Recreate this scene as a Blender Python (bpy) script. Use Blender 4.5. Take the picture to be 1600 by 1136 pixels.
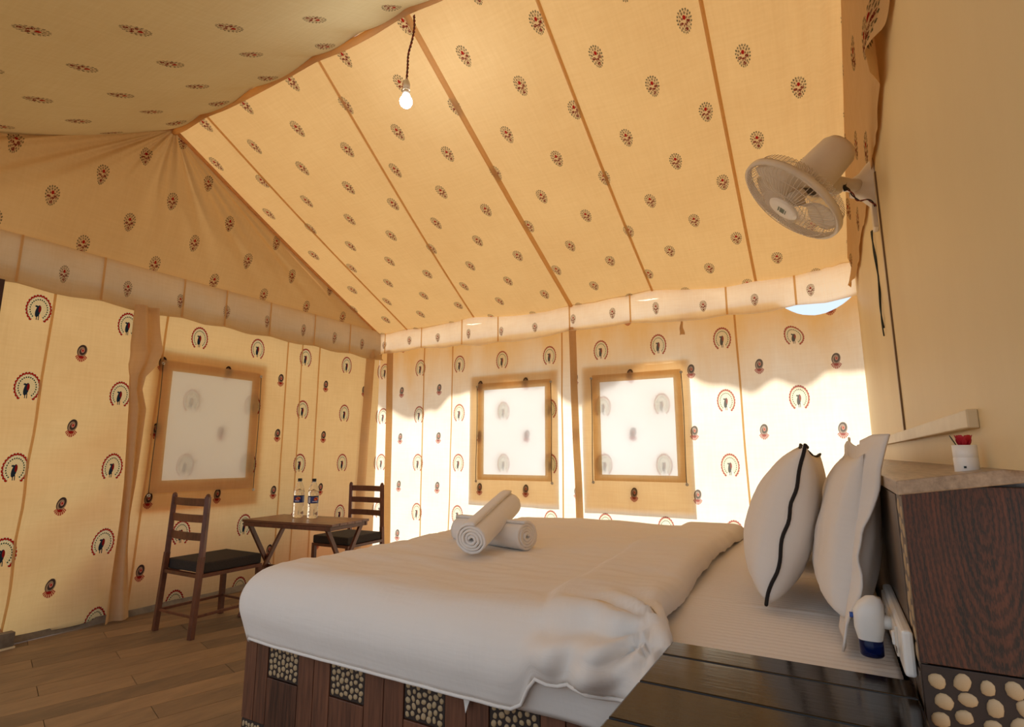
import bpy, bmesh, math, random
from mathutils import Vector, Matrix, noise
random.seed(7)
R = math.radians
PI = math.pi
scene = bpy.context.scene
col = scene.collection
for o in list(bpy.data.objects):
    bpy.data.objects.remove(o)

# ------------------------------------------------------------------ camera, sky, sun, exposure
cam_d = bpy.data.cameras.new('camera')
cam = bpy.data.objects.new('camera', cam_d)
col.objects.link(cam)
cam_d.sensor_width = 36.0
cam_d.lens = 859.0 / 1600.0 * 36.0
cam_d.clip_start = 0.02
CAM_PITCH, CAM_YAW = 0.164960, 0.521122
cam.location = (0, 0, 1.2)
cam.rotation_euler = (PI / 2 + CAM_PITCH, 0, CAM_YAW)
scene.camera = cam

SUN_STRENGTH, SUN_ELEV, SUN_AZ = 12.0, 50.0, 6.0
SKY_STRENGTH = 1.55
world = bpy.data.worlds.new('world')
scene.world = world
world.use_nodes = True
wn = world.node_tree
bg = wn.nodes['Background']
bg.inputs['Color'].default_value = (0.74, 0.87, 1.0, 1)
bg.inputs['Strength'].default_value = SKY_STRENGTH

sun_d = bpy.data.lights.new('sun', 'SUN')
sun_d.energy = SUN_STRENGTH
sun_d.color = (1.0, 0.95, 0.86)
sun_d.angle = R(2.5)
sun = bpy.data.objects.new('sun', sun_d)
col.objects.link(sun)
sv = Vector((math.sin(R(SUN_AZ)) * math.cos(R(SUN_ELEV)), math.cos(R(SUN_AZ)) * math.cos(R(SUN_ELEV)), math.sin(R(SUN_ELEV))))
sun.rotation_euler = sv.to_track_quat('Z', 'Y').to_euler()
sun.location = (1, 9, 9)

vs = scene.view_settings
vs.view_transform = 'Standard'
vs.look = 'None'
vs.gamma = 1.0
vs.use_curve_mapping = False
vs.exposure = -0.50
scene.cycles.use_denoising = True
scene.cycles.max_bounces = 12
scene.cycles.diffuse_bounces = 6
scene.cycles.transmission_bounces = 10
scene.cycles.transparent_max_bounces = 16
scene.cycles.sample_clamp_indirect = 6.0
scene.cycles.caustics_reflective = False
scene.cycles.caustics_refractive = False

# ------------------------------------------------------------------ helpers
def lin(r, g, b):
    f = lambda c: (c / 255) / 12.92 if c / 255 <= 0.04045 else ((c / 255 + 0.055) / 1.055) ** 2.4
    return (f(r), f(g), f(b), 1)

class V:
    """socket wrapper so that print patterns read as arithmetic"""
    def __init__(s, nt, sock): s.nt, s.s = nt, sock
    def _op(s, op, *args):
        n = s.nt.nodes.new('ShaderNodeMath'); n.operation = op
        for i, a in enumerate((s,) + args):
            if isinstance(a, V): s.nt.links.new(a.s, n.inputs[i])
            else: n.inputs[i].default_value = a
        return V(s.nt, n.outputs[0])
    def __add__(s, o): return s._op('ADD', o)
    def __sub__(s, o): return s._op('SUBTRACT', o)
    def __mul__(s, o): return s._op('MULTIPLY', o)
    def __truediv__(s, o): return s._op('DIVIDE', o)
    def __lt__(s, o): return s._op('LESS_THAN', o)
    def __gt__(s, o): return s._op('GREATER_THAN', o)
    def mx(s, o): return s._op('MAXIMUM', o)
    def mn(s, o): return s._op('MINIMUM', o)
    def fract(s): return s._op('FRACT')
    def abs(s): return s._op('ABSOLUTE')
    def sqrt(s): return s._op('SQRT')
    def atan2(s, o): return s._op('ARCTAN2', o)
    def sin(s): return s._op('SINE')

def cellc(v, o, p):
    return (((v - o) / p + 0.5).fract() - 0.5) * p

def ell(x, y, cx, cy, rx, ry):
    a = (x - cx) / rx; b = (y - cy) / ry
    return (a * a + b * b) < 1.0

def mixc(nt, fac, a, b):
    n = nt.nodes.new('ShaderNodeMix'); n.data_type = 'RGBA'
    if isinstance(fac, V): nt.links.new(fac.s, n.inputs['Factor'])
    else:
        try: nt.links.new(fac, n.inputs['Factor'])
        except TypeError: n.inputs['Factor'].default_value = fac
    for v, k in ((a, 6), (b, 7)):
        if isinstance(v, tuple): n.inputs[k].default_value = v
        else: nt.links.new(v, n.inputs[k])
    return n.outputs[2]

def new_mat(name):
    m = bpy.data.materials.new(name); m.use_nodes = True
    nt = m.node_tree; nt.nodes.clear()
    out = nt.nodes.new('ShaderNodeOutputMaterial')
    return m, nt, out

def noise_tex(nt, vec, scale, detail=3, rough=0.55, stretch=None):
    n = nt.nodes.new('ShaderNodeTexNoise')
    n.inputs['Scale'].default_value = scale; n.inputs['Detail'].default_value = detail; n.inputs['Roughness'].default_value = rough
    if stretch:
        mp = nt.nodes.new('ShaderNodeMapping'); mp.inputs['Scale'].default_value = stretch
        nt.links.new(vec, mp.inputs['Vector']); vec = mp.outputs[0]
    if vec is not None: nt.links.new(vec, n.inputs['Vector'])
    return n.outputs['Fac']

def ramp(nt, fac, stops):
    n = nt.nodes.new('ShaderNodeValToRGB')
    e = n.color_ramp.elements
    while len(e) < len(stops): e.new(0.5)
    for i, (p, c) in enumerate(stops):
        e[i].position = p; e[i].color = c
    nt.links.new(fac, n.inputs[0])
    return n.outputs[0]

def coord(nt, kind='Object'):
    return nt.nodes.new('ShaderNodeTexCoord').outputs[kind]

def bump(nt, h, strength=0.3, dist=0.01):
    b = nt.nodes.new('ShaderNodeBump'); b.inputs['Strength'].default_value = strength; b.inputs['Distance'].default_value = dist
    nt.links.new(h, b.inputs['Height']); return b.outputs[0]

def pbr(name, base, rough=0.6, metal=0.0, var=None, bmp=None, spec=0.5, coat=0.0):
    """var = (scale, stretch, other colour); bmp = (scale, strength, stretch)"""
    m, nt, out = new_mat(name)
    p = nt.nodes.new('ShaderNodeBsdfPrincipled')
    nt.links.new(p.outputs[0], out.inputs[0])
    p.inputs['Roughness'].default_value = rough; p.inputs['Metallic'].default_value = metal
    p.inputs['Specular IOR Level'].default_value = spec
    p.inputs['Coat Weight'].default_value = coat
    p.inputs['Base Color'].default_value = base
    tc = coord(nt)
    if var:
        f = noise_tex(nt, tc, var[0], 5, 0.6, var[1])
        nt.links.new(ramp(nt, f, [(0.32, base), (0.7, var[2])]), p.inputs['Base Color'])
    if bmp:
        f = noise_tex(nt, tc, bmp[0], 4, 0.6, bmp[2] if len(bmp) > 2 else None)
        nt.links.new(bump(nt, f, bmp[1], 0.01), p.inputs['Normal'])
    return m

# --- cloth with block print: pattern in cloth metres (UV)
RED, DARK, GREEN, MINT = lin(150, 30, 22), lin(38, 30, 30), lin(42, 66, 48), lin(205, 205, 165)
def motif_peacock(nt, x, y, c):
    x = x / 0.76; y = y / 0.86
    yy = (y + 0.006) * 0.80
    r = (x * x + yy * yy).sqrt(); th = x.atan2(yy)
    inside = th.abs() < R(150)
    c = mixc(nt, ((r < 0.078) * inside * ((th / R(14)).fract() - 0.5).abs()._op('LESS_THAN', 0.36)) * 0.5, c, MINT)
    st = R(14.2)
    def ring(rad, dot, k):
        a = ((th / st + k).fract() - 0.5) * st * rad
        d = r - rad
        return ((a * a + d * d).sqrt() < dot) * inside
    spoke = (((th / st).fract() - 0.5).abs() < 0.09) * inside * (r > 0.030) * (r < 0.060)
    c = mixc(nt, spoke * 0.45, c, lin(120, 128, 92))
    c = mixc(nt, ring(0.064, 0.0052, 0.5), c, GREEN)
    c = mixc(nt, ring(0.087, 0.0108, 0.5), c, RED)
    c = mixc(nt, ring(0.0785, 0.0056, 0.5), c, MINT)
    c = mixc(nt, ring(0.0965, 0.0040, 0.0), c, MINT)
    body = ell(x - y * 0.15, y, -0.001, -0.022, 0.019, 0.050)
    body = body.mx(ell(x, y, -0.018, 0.016, 0.011, 0.008))
    legs = ((x + 0.002).abs() - 0.007).abs() < 0.0032
    legs = legs * (y < -0.055) * (y > -0.094)
    c = mixc(nt, body.mx(legs), c, lin(32, 40, 48))
    c = mixc(nt, ell(x, y, 0.008, -0.004, 0.010, 0.028), c, lin(120, 25, 22))
    return c
def motif_paisley(nt, x, y, c):
    x = x / 0.80; y = y / 0.90
    q = (x - y * 0.12) / 0.038; w = (y - 0.022) / 0.050
    e = (q * q + w * w).sqrt(); th0 = q.atan2(w)
    c = mixc(nt, (e < 1.0) * 0.8, c, lin(108, 78, 62))
    spiral = ((e * 9.5 + th0 * 1.0).sin() > -0.1) * (e < 1.03)
    c = mixc(nt, spiral * 0.92, c, lin(46, 32, 32))
    c = mixc(nt, ell(x, y, 0.006, 0.024, 0.013, 0.016), c, lin(186, 120, 96))
    c = mixc(nt, ell(x, y, 0.007, 0.025, 0.007, 0.009), c, RED)
    c = mixc(nt, ell(x, y, 0.0, -0.030, 0.020, 0.012), c, lin(120, 34, 28))
    yy = y - 0.010
    r = (x * x + yy * yy).sqrt(); th = x.atan2(yy * -1.0)
    pet = (r > 0.034) * (r < (th.abs() * -0.022 + 0.080)) * (th.abs() < R(52))
    lob = ((th / R(13)).fract() - 0.5).abs() < 0.38
    c = mixc(nt, pet * lob * 0.92, c, RED)
    return c
def motif_flower(nt, x, y, c):
    brk = V(nt, noise_tex(nt, coord(nt, 'UV'), 150.0, 2, 0.6))
    x = x / 0.92 + (brk - 0.5) * 0.012; y = y / 1.10
    a = x / (y * 0.14 + 0.042); b = y / 0.064
    e = (a * a + b * b).sqrt(); th = a.atan2(b)
    c = mixc(nt, (e < 0.96) * 0.38, c, lin(172, 140, 98))
    def dots(rad, n, dot, ph):
        st = 2 * PI / n
        q = ((th / st + ph).fract() - 0.5) * st * rad; d = (e - rad) * 0.8
        return (q * q + d * d).sqrt() < dot
    c = mixc(nt, dots(0.92, 19, 0.085, 0.3) * (brk > 0.40) * 0.9, c, lin(70, 66, 44))
    c = mixc(nt, dots(0.66, 12, 0.095, 0.0) * (brk > 0.42) * 0.85, c, lin(92, 70, 46))
    c = mixc(nt, dots(0.38, 7, 0.09, 0.5) * 0.8, c, lin(104, 60, 42))
    c = mixc(nt, ell(x, y, 0.0, 0.020, 0.009, 0.012), c, RED)
    sides = ell(x, y, -0.019, -0.008, 0.012, 0.008).mx(ell(x, y, 0.019, -0.002, 0.012, 0.008)).mx(ell(x, y, 0.004, -0.014, 0.013, 0.006))
    c = mixc(nt, sides * (brk > 0.44), c, lin(112, 38, 28))
    c = mixc(nt, ell(x, y, 0.003, -0.040, 0.009, 0.011) * (brk > 0.42), c, lin(112, 44, 34))
    return c

def cloth(name, refl, trans, fac, print_kind=None, lattice=None, stain=0.25, weave=True, wk=0.08, top=None, pk=1.0):
    m, nt, out = new_mat(name)
    uv = coord(nt, 'UV')
    f = noise_tex(nt, uv, 1.3, 4, 0.6)
    g = noise_tex(nt, uv, 60.0, 2, 0.5, (1, 0.08, 1))
    h = noise_tex(nt, uv, 60.0, 2, 0.5, (0.08, 1, 1))
    wv = V(nt, g) * 0.5 + V(nt, h) * 0.5
    shade = (V(nt, f) - 0.5) * stain + (wv - 0.5) * (wk * 2.0) + 1.0
    def tint(cc):
        n = nt.nodes.new('ShaderNodeMix'); n.data_type = 'RGBA'; n.blend_type = 'MULTIPLY'
        n.inputs['Factor'].default_value = 1.0; n.inputs[6].default_value = cc
        cb = nt.nodes.new('ShaderNodeCombineColor')
        nt.links.new(shade.s, cb.inputs[0])
        nt.links.new((shade * shade._op('POWER', 0.5)).s, cb.inputs[1]); nt.links.new((shade * shade).s, cb.inputs[2])
        nt.links.new(cb.outputs[0], n.inputs[7]); return n.outputs[2]
    cr, ct = tint(refl), tint(trans)
    if top:      # amber tint growing towards the top, broken up by noise
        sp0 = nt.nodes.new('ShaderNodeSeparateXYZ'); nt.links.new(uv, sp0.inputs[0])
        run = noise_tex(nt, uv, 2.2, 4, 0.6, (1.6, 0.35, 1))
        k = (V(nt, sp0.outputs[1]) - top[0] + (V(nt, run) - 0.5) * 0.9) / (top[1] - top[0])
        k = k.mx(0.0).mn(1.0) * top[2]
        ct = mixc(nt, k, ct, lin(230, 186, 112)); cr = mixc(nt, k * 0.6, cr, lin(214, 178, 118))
    ct0 = ct
    if print_kind:
        sep = nt.nodes.new('ShaderNodeSeparateXYZ'); nt.links.new(uv, sep.inputs[0])
        u, v = V(nt, sep.outputs[0]), V(nt, sep.outputs[1])
        u0, v0, pu, pv = lattice
        x1, y1 = cellc(u, u0, pu), cellc(v, v0, pv)
        x2, y2 = cellc(u, u0 + pu / 2, pu), cellc(v, v0 + pv / 2, pv)
        if print_kind == 'walls':
            cr = motif_peacock(nt, x1, y1, cr); cr = motif_paisley(nt, x2, y2, cr)
            ct = motif_peacock(nt, x1, y1, ct); ct = motif_paisley(nt, x2, y2, ct)
        else:
            k = (x1.abs() < 0.07) * (y1.abs() < 0.1)
            x = x1 * k + x2 * (k * -1.0 + 1.0); y = y1 * k + y2 * (k * -1.0 + 1.0)
            cr = motif_flower(nt, x, y, cr); ct = motif_flower(nt, x, y, ct)
    if pk < 1.0: ct = mixc(nt, pk, ct0, ct)
    d = nt.nodes.new('ShaderNodeBsdfDiffuse'); t = nt.nodes.new('ShaderNodeBsdfTranslucent')
    nt.links.new(cr, d.inputs[0]); nt.links.new(ct, t.inputs[0])
    if weave:
        b = bump(nt, (wv + V(nt, noise_tex(nt, uv, 9.0, 3, 0.6)) * 1.2).s, 0.25, 0.008)
        nt.links.new(b, d.inputs['Normal'])
    mx = nt.nodes.new('ShaderNodeMixShader'); mx.inputs[0].default_value = fac
    nt.links.new(d.outputs[0], mx.inputs[1]); nt.links.new(t.outputs[0], mx.inputs[2])
    nt.links.new(mx.outputs[0], out.inputs[0])
    return m

def wood(name, dark, light, scale=6.0, stretch=(12, 12, 0.8), rough=0.45, rnd=0.25, coat=0.0, ring=False):
    m, nt, out = new_mat(name)
    p = nt.nodes.new('ShaderNodeBsdfPrincipled'); nt.links.new(p.outputs[0], out.inputs[0])
    tc = coord(nt)
    oi = nt.nodes.new('ShaderNodeObjectInfo')
    ad = nt.nodes.new('ShaderNodeVectorMath'); ad.operation = 'ADD'
    sc = nt.nodes.new('ShaderNodeVectorMath'); sc.operation = 'SCALE'; sc.inputs[0].default_value = (7.3, 3.1, 11.7)
    nt.links.new(oi.outputs['Random'], sc.inputs['Scale'])
    nt.links.new(tc, ad.inputs[0]); nt.links.new(sc.outputs[0], ad.inputs[1])
    f = noise_tex(nt, ad.outputs[0], scale, 6, 0.65, stretch)
    g = noise_tex(nt, ad.outputs[0], scale * 0.25, 2, 0.5, tuple(s * 0.5 for s in stretch))
    mixv = V(nt, f) * 0.65 + V(nt, g) * 0.35 + (V(nt, oi.outputs['Random']) - 0.5) * rnd
    if ring:
        wv = nt.nodes.new('ShaderNodeTexWave'); wv.wave_type = 'RINGS'; wv.rings_direction = 'SPHERICAL'
        wv.inputs['Scale'].default_value = 42; wv.inputs['Distortion'].default_value = 5.0; wv.inputs['Detail'].default_value = 4
        wv.inputs['Detail Scale'].default_value = 9
        mp = nt.nodes.new('ShaderNodeMapping'); mp.inputs['Location'].default_value = (0.035, 0.0, -0.028); mp.inputs['Scale'].default_value = (1.0, 0.1, 0.26)
        nt.links.new(tc, mp.inputs[0]); nt.links.new(mp.outputs[0], wv.inputs['Vector'])
        mixv = mixv * 0.80 + V(nt, wv.outputs['Fac']) * 0.17
    c = ramp(nt, mixv.s, [(0.36 if ring else 0.3, dark), (0.66 if ring else 0.72, light)])
    nt.links.new(c, p.inputs['Base Color'])
    p.inputs['Roughness'].default_value = rough; p.inputs['Coat Weight'].default_value = coat
    p.inputs['Coat Roughness'].default_value = 0.08
    nt.links.new(bump(nt, mixv.s, 0.15, 0.004), p.inputs['Normal'])
    return m

# ------------------------------------------------------------------ mesh helpers
class MB:
    def __init__(s): s.v, s.f, s.uv = [], [], []
    def face(s, pts, uvs=None):
        i = len(s.v); s.v += [tuple(p) for p in pts]; s.f.append(tuple(range(i, i + len(pts)))); s.uv.append(uvs)
    def grid(s, fn, nu, nv, uvf=None, us=None, vs=None, skip=None, flip=False, closeu=False):
        us = us or [i / nu for i in range(nu + 1)]; vs = vs or [j / nv for j in range(nv + 1)]
        b = len(s.v)
        for u in us:
            for v in vs: s.v.append(tuple(fn(u, v)))
        nv1 = len(vs)
        for i in range(len(us) - 1):
            for j in range(len(vs) - 1):
                if skip and skip((us[i] + us[i + 1]) / 2, (vs[j] + vs[j + 1]) / 2): continue
                ids = [(i, j), (i + 1, j), (i + 1, j + 1), (i, j + 1)]
                if flip: ids.reverse()
                s.f.append(tuple(b + a * nv1 + c for a, c in ids))
                s.uv.append([uvf(us[a], vs[c]) for a, c in ids] if uvf else None)
        return s
    def box(s, c, d, rot=None):
        x, y, z = (k / 2 for k in d); b = len(s.v); c = Vector(c)
        for p in ((-x, -y, -z), (x, -y, -z), (x, y, -z), (-x, y, -z), (-x, -y, z), (x, -y, z), (x, y, z), (-x, y, z)):
            q = Vector(p)
            if rot: q = rot @ q
            s.v.append(tuple(c + q))
        for f in ((0, 3, 2, 1), (4, 5, 6, 7), (0, 1, 5, 4), (1, 2, 6, 5), (2, 3, 7, 6), (3, 0, 4, 7)):
            s.f.append(tuple(b + i for i in f)); s.uv.append(None)
        return s
    def bar(s, a, b, w, t, up=(0, 0, 1)):
        a, b = Vector(a), Vector(b); z = (b - a).normalized(); x = Vector(up).cross(z)
        if x.length < 1e-4: x = Vector((1, 0, 0))
        x.normalize(); y = z.cross(x)
        return s.box((a + b) / 2, (w, t, (b - a).length), Matrix((x, y, z)).transposed())
    def tube(s, pts, r, n=8, caps=True):
        pts = [Vector(p) for p in pts]; rs = r if isinstance(r, (list, tuple)) else [r] * len(pts)
        b = len(s.v); prev = None
        for i, p in enumerate(pts):
            t = (pts[min(i + 1, len(pts) - 1)] - pts[max(i - 1, 0)]).normalized()
            if prev is None:
                a = Vector((0, 0, 1)) if abs(t.z) < 0.9 else Vector((1, 0, 0))
                x = t.cross(a).normalized()
            else:
                x = (prev - t * prev.dot(t)).normalized()
            prev = x; y = t.cross(x)
            for k in range(n):
                q = 2 * PI * k / n
                s.v.append(tuple(p + (x * math.cos(q) + y * math.sin(q)) * rs[i]))
        for i in range(len(pts) - 1):
            for k in range(n):
                s.f.append((b + i * n + k, b + i * n + (k + 1) % n, b + (i + 1) * n + (k + 1) % n, b + (i + 1) * n + k)); s.uv.append(None)
        if caps:
            s.f.append(tuple(b + k for k in range(n))[::-1]); s.uv.append(None)
            s.f.append(tuple(b + (len(pts) - 1) * n + k for k in range(n))); s.uv.append(None)
        return s
    def lathe(s, prof, n=24, M=None):
        b = len(s.v)
        for r, z in prof:
            for k in range(n):
                q = 2 * PI * k / n; p = Vector((r * math.cos(q), r * math.sin(q), z))
                s.v.append(tuple(M @ p if M else p))
        for i in range(len(prof) - 1):
            for k in range(n):
                s.f.append((b + i * n + k, b + i * n + (k + 1) % n, b + (i + 1) * n + (k + 1) % n, b + (i + 1) * n + k)); s.uv.append(None)
        return s
    def build(s, name, m, parent=None, smooth=False, bevel=0.0, solid=0.0, sub=0, merge=False, angle=35):
        me = bpy.data.meshes.new(name)
        me.from_pydata(s.v, [], s.f)
        if any(s.uv):
            ul = me.uv_layers.new(name='UVMap'); k = 0
            for f, u in zip(s.f, s.uv):
                for i in range(len(f)):
                    ul.data[k].uv = u[i] if u else (0, 0)
                    k += 1
        if merge:
            bm = bmesh.new(); bm.from_mesh(me)
            bmesh.ops.remove_doubles(bm, verts=bm.verts, dist=1e-5)
            bmesh.ops.recalc_face_normals(bm, faces=bm.faces)
            bm.to_mesh(me); bm.free()
        if m: me.materials.append(m)
        o = bpy.data.objects.new(name, me); col.objects.link(o)
        if parent: o.parent = parent
        if smooth: me.polygons.foreach_set('use_smooth', [True] * len(me.polygons))
        if solid:
            md = o.modifiers.new('solid', 'SOLIDIFY'); md.thickness = solid; md.offset = 0
        if sub:
            md = o.modifiers.new('sub', 'SUBSURF'); md.levels = sub; md.render_levels = sub
        if bevel:
            md = o.modifiers.new('bevel', 'BEVEL'); md.width = bevel; md.segments = 2; md.limit_method = 'ANGLE'; md.angle_limit = R(angle)
        return o

def empty(name, loc=(0, 0, 0), rz=0.0):
    o = bpy.data.objects.new(name, None); col.objects.link(o)
    o.location = loc; o.rotation_euler = (0, 0, rz); o.empty_display_size = 0.1
    return o
def tag(o, label=None, cat=None, group=None, kind=None):
    if label: o['label'] = label
    if cat: o['category'] = cat
    if group: o['group'] = group
    if kind: o['kind'] = kind
    return o
def copy_tree(o, parent=None):
    c = o.copy(); col.objects.link(c)
    if parent: c.parent = parent
    for ch in list(o.children): copy_tree(ch, c)
    return c
def N(x, y, z=0.0, s=1.0):
    return noise.noise(Vector((x * s, y * s, z * s + 3.7)))

# ------------------------------------------------------------------ room measures (metres)
XL, XR, YB, YN = -4.70, 0.27, 4.94, -0.50
EAVE, RIDGE_Y, RIDGE_Z, APEX_X = 2.67, 2.20, 3.83, -4.43
WALL_TOP = 2.45

# ------------------------------------------------------------------ materials
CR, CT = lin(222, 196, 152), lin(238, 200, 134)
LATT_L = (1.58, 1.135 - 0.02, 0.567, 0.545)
LATT_B = (-4.06, 1.115, 0.553, 0.540)
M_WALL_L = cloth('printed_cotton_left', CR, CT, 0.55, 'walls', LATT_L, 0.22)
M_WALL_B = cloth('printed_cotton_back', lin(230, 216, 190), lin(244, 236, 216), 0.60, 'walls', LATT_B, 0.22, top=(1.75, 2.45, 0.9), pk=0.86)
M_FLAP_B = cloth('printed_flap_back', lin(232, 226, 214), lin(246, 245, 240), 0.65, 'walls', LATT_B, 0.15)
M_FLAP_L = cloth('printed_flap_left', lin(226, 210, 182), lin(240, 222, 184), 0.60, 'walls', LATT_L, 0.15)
ROOF_R, ROOF_T = lin(222, 190, 142), lin(226, 180, 116)
M_ROOF = cloth('printed_canvas_roof', ROOF_R, ROOF_T, 0.17, 'roof', (-0.25, 2.04, 0.515, 0.582), 0.16)
M_ROOF_NEAR = cloth('printed_canvas_near_roof', lin(198, 178, 134), ROOF_T, 0.05, 'roof', (-3.32, 1.15, 0.54, 0.60), 0.16)
M_HIP = cloth('printed_canvas_hip', lin(206, 174, 124), ROOF_T, 0.10, 'roof', (1.52, 2.99, 0.505, 0.515), 0.16)
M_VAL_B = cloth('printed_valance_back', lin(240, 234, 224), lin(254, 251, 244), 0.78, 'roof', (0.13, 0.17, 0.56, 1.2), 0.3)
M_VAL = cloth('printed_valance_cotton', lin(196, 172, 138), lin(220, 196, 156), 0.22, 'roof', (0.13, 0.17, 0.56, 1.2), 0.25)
M_FLAP = cloth('printed_side_flap', ROOF_R, ROOF_T, 0.25, 'roof', (0.80, 2.62, 0.36, 0.50), 0.16)
M_CANVAS = cloth('tan_canvas', lin(214, 186, 148), lin(215, 172, 116), 0.40, None, None, 0.2)
M_BORDER = cloth('window_border_canvas', lin(214, 188, 148), lin(232, 204, 160), 0.62, None, None, 0.2)
M_FLAP_SHADE = cloth('flap_shade_canvas', lin(214, 186, 144), lin(236, 206, 160), 0.82, None, None, 0.3)
M_SEAM = cloth('seam_tape', lin(214, 184, 140), lin(232, 194, 138), 0.62, None, None, 0.1, False)
M_LINEN = cloth('white_linen', lin(238, 232, 226), lin(238, 228, 214), 0.08, None, None, 0.04, wk=0.012)
M_PILLOW = cloth('pillow_cotton', lin(240, 234, 228), lin(240, 230, 218), 0.10, None, None, 0.04, wk=0.012)
M_TOWEL = cloth('towel_terry', lin(240, 236, 232), lin(240, 232, 222), 0.08, None, None, 0.05, wk=0.012)
def net_mat():
    m, nt, out = new_mat('white_window_net')
    d = nt.nodes.new('ShaderNodeBsdfDiffuse'); d.inputs[0].default_value = lin(234, 234, 234)
    t = nt.nodes.new('ShaderNodeBsdfTranslucent'); t.inputs[0].default_value = lin(238, 246, 255)
    tr = nt.nodes.new('ShaderNodeBsdfTransparent')
    a = nt.nodes.new('ShaderNodeMixShader'); a.inputs[0].default_value = 0.5
    b = nt.nodes.new('ShaderNodeMixShader'); b.inputs[0].default_value = 0.16
    nt.links.new(d.outputs[0], a.inputs[1]); nt.links.new(t.outputs[0], a.inputs[2])
    nt.links.new(a.outputs[0], b.inputs[1]); nt.links.new(tr.outputs[0], b.inputs[2])
    nt.links.new(b.outputs[0], out.inputs[0]); return m
M_NET = net_mat()
M_PANEL = pbr('cream_painted_board', lin(230, 210, 164), 0.55, var=(1.2, (1, 1, 0.35), lin(221, 198, 150)), bmp=(30, 0.06))
M_CREAM = pbr('cream_trim_paint', lin(222, 204, 168), 0.45, var=(6, None, lin(205, 184, 146)))
M_FLOOR = wood('floor_vinyl_wood', lin(112, 92, 70), lin(158, 128, 94), 2.4, (6, 1.6, 4), 0.55, 0.30)
M_GROUT = pbr('floor_joint', lin(58, 48, 38), 0.8, var=(20, None, lin(48, 40, 32)))
M_TILEWOOD = wood('brown_wood_tile', lin(50, 28, 18), lin(130, 82, 58), 9.0, (9, 9, 0.6), 0.42, 0.22)
M_ENDWOOD = wood('knotty_wood_tile', lin(21, 11, 7), lin(92, 47, 28), 15.0, (11, 11, 0.55), 0.50, 0.05, 0.0, True)
M_GREYWOOD = wood('greyish_wood_tile', lin(62, 50, 42), lin(122, 102, 86), 7.0, (9, 9, 0.8), 0.45, 0.1)
M_CAP = wood('worn_wood_cap', lin(120, 104, 88), lin(192, 170, 146), 7.0, (12, 1.0, 12), 0.4, 0.1)
M_PEBBLE = pbr('cream_pebble', lin(190, 164, 126), 0.5, var=(30, None, lin(165, 136, 100)))
M_DARKBED = pbr('dark_pebble_bed', lin(34, 22, 17), 0.6, var=(40, None, lin(48, 32, 24)))
M_BLACKWOOD = wood('black_glossy_board', lin(15, 12, 10), lin(36, 26, 20), 5.0, (1.0, 12, 12), 0.08, 0.1)
M_BLACKWOOD.node_tree.nodes['Principled BSDF'].inputs['Specular IOR Level'].default_value = 0.22
M_CHAIR = wood('red_brown_wood', lin(74, 40, 26), lin(124, 74, 50), 10.0, (4, 4, 1.5), 0.42, 0.15)
M_TABLE = wood('table_brown_wood', lin(84, 48, 32), lin(140, 92, 66), 8.0, (1.2, 9, 9), 0.32, 0.15)
M_CUSHION = pbr('dark_brown_cushion_cloth', lin(52, 44, 40), 0.9, var=(90, None, lin(40, 34, 30)), bmp=(220, 0.2))
M_PLASTIC = pbr('off_white_plastic', lin(226, 218, 206), 0.38, var=(8, None, lin(216, 206, 192)))
M_GRILLE = pbr('grille_wire_white', lin(226, 218, 208), 0.4)
M_WHITE = pbr('white_plastic', lin(236, 234, 230), 0.35)
M_BLACK = pbr('black_rubber', lin(20, 19, 19), 0.5)
M_PIPING = pbr('black_piping_cloth', lin(34, 28, 27), 0.9, bmp=(200, 0.2))
M_REDWIRE = pbr('red_wire', lin(128, 40, 26), 0.5)
M_BROWNWIRE = pbr('brown_wire', lin(92, 46, 34), 0.5)
M_DARKWIRE = pbr('dark_green_wire', lin(34, 40, 30), 0.5)
M_GREY = pbr('grey_trim', lin(128, 116, 100), 0.7, var=(14, None, lin(96, 84, 70)))
M_METAL = pbr('eyelet_metal', lin(190, 186, 178), 0.35, 0.9)
M_CORD = pbr('grey_cord', lin(92, 80, 64), 0.8)
M_DIRT = pbr('desert_soil', lin(168, 138, 108), 0.95, var=(0.8, None, lin(150, 118, 88)), bmp=(6, 0.4))
M_SHADE_BANK = pbr('red_shade_bank', lin(150, 74, 46), 0.95, var=(4, None, lin(126, 60, 38)), bmp=(12, 0.5))
M_FLY = cloth('outer_canvas', lin(210, 190, 156), lin(222, 192, 146), 0.42, None, None, 0.2)
def glassy(name, colr, rough, ior, trans=1.0):
    m, nt, out = new_mat(name)
    p = nt.nodes.new('ShaderNodeBsdfPrincipled'); nt.links.new(p.outputs[0], out.inputs[0])
    p.inputs['Base Color'].default_value = colr; p.inputs['Roughness'].default_value = rough
    p.inputs['IOR'].default_value = ior; p.inputs['Transmission Weight'].default_value = trans
    return m
M_PET = glassy('clear_plastic', (0.97, 0.98, 0.99, 1), 0.03, 1.12)
M_WATER = glassy('water', (0.98, 0.99, 1.0, 1), 0.0, 1.15)
M_BLUELIQ = glassy('blue_liquid', lin(18, 40, 110), 0.08, 1.3, 0.7)
def bulb_mat():
    m, nt, out = new_mat('lit_bulb')
    e = nt.nodes.new('ShaderNodeEmission'); e.inputs[0].default_value = (0.80, 0.90, 1.0, 1); e.inputs[1].default_value = 240.0
    nt.links.new(e.outputs[0], out.inputs[0]); return m
M_BULB = bulb_mat()
M_LABEL = pbr('blue_bottle_label', lin(34, 48, 112), 0.4)
M_LABELRED = pbr('label_red_print', lin(176, 40, 40), 0.4)
M_LABELORANGE = pbr('label_orange_print', lin(226, 132, 60), 0.4)
M_LABELWHITE = pbr('label_white_print', lin(205, 205, 215), 0.4)

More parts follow.
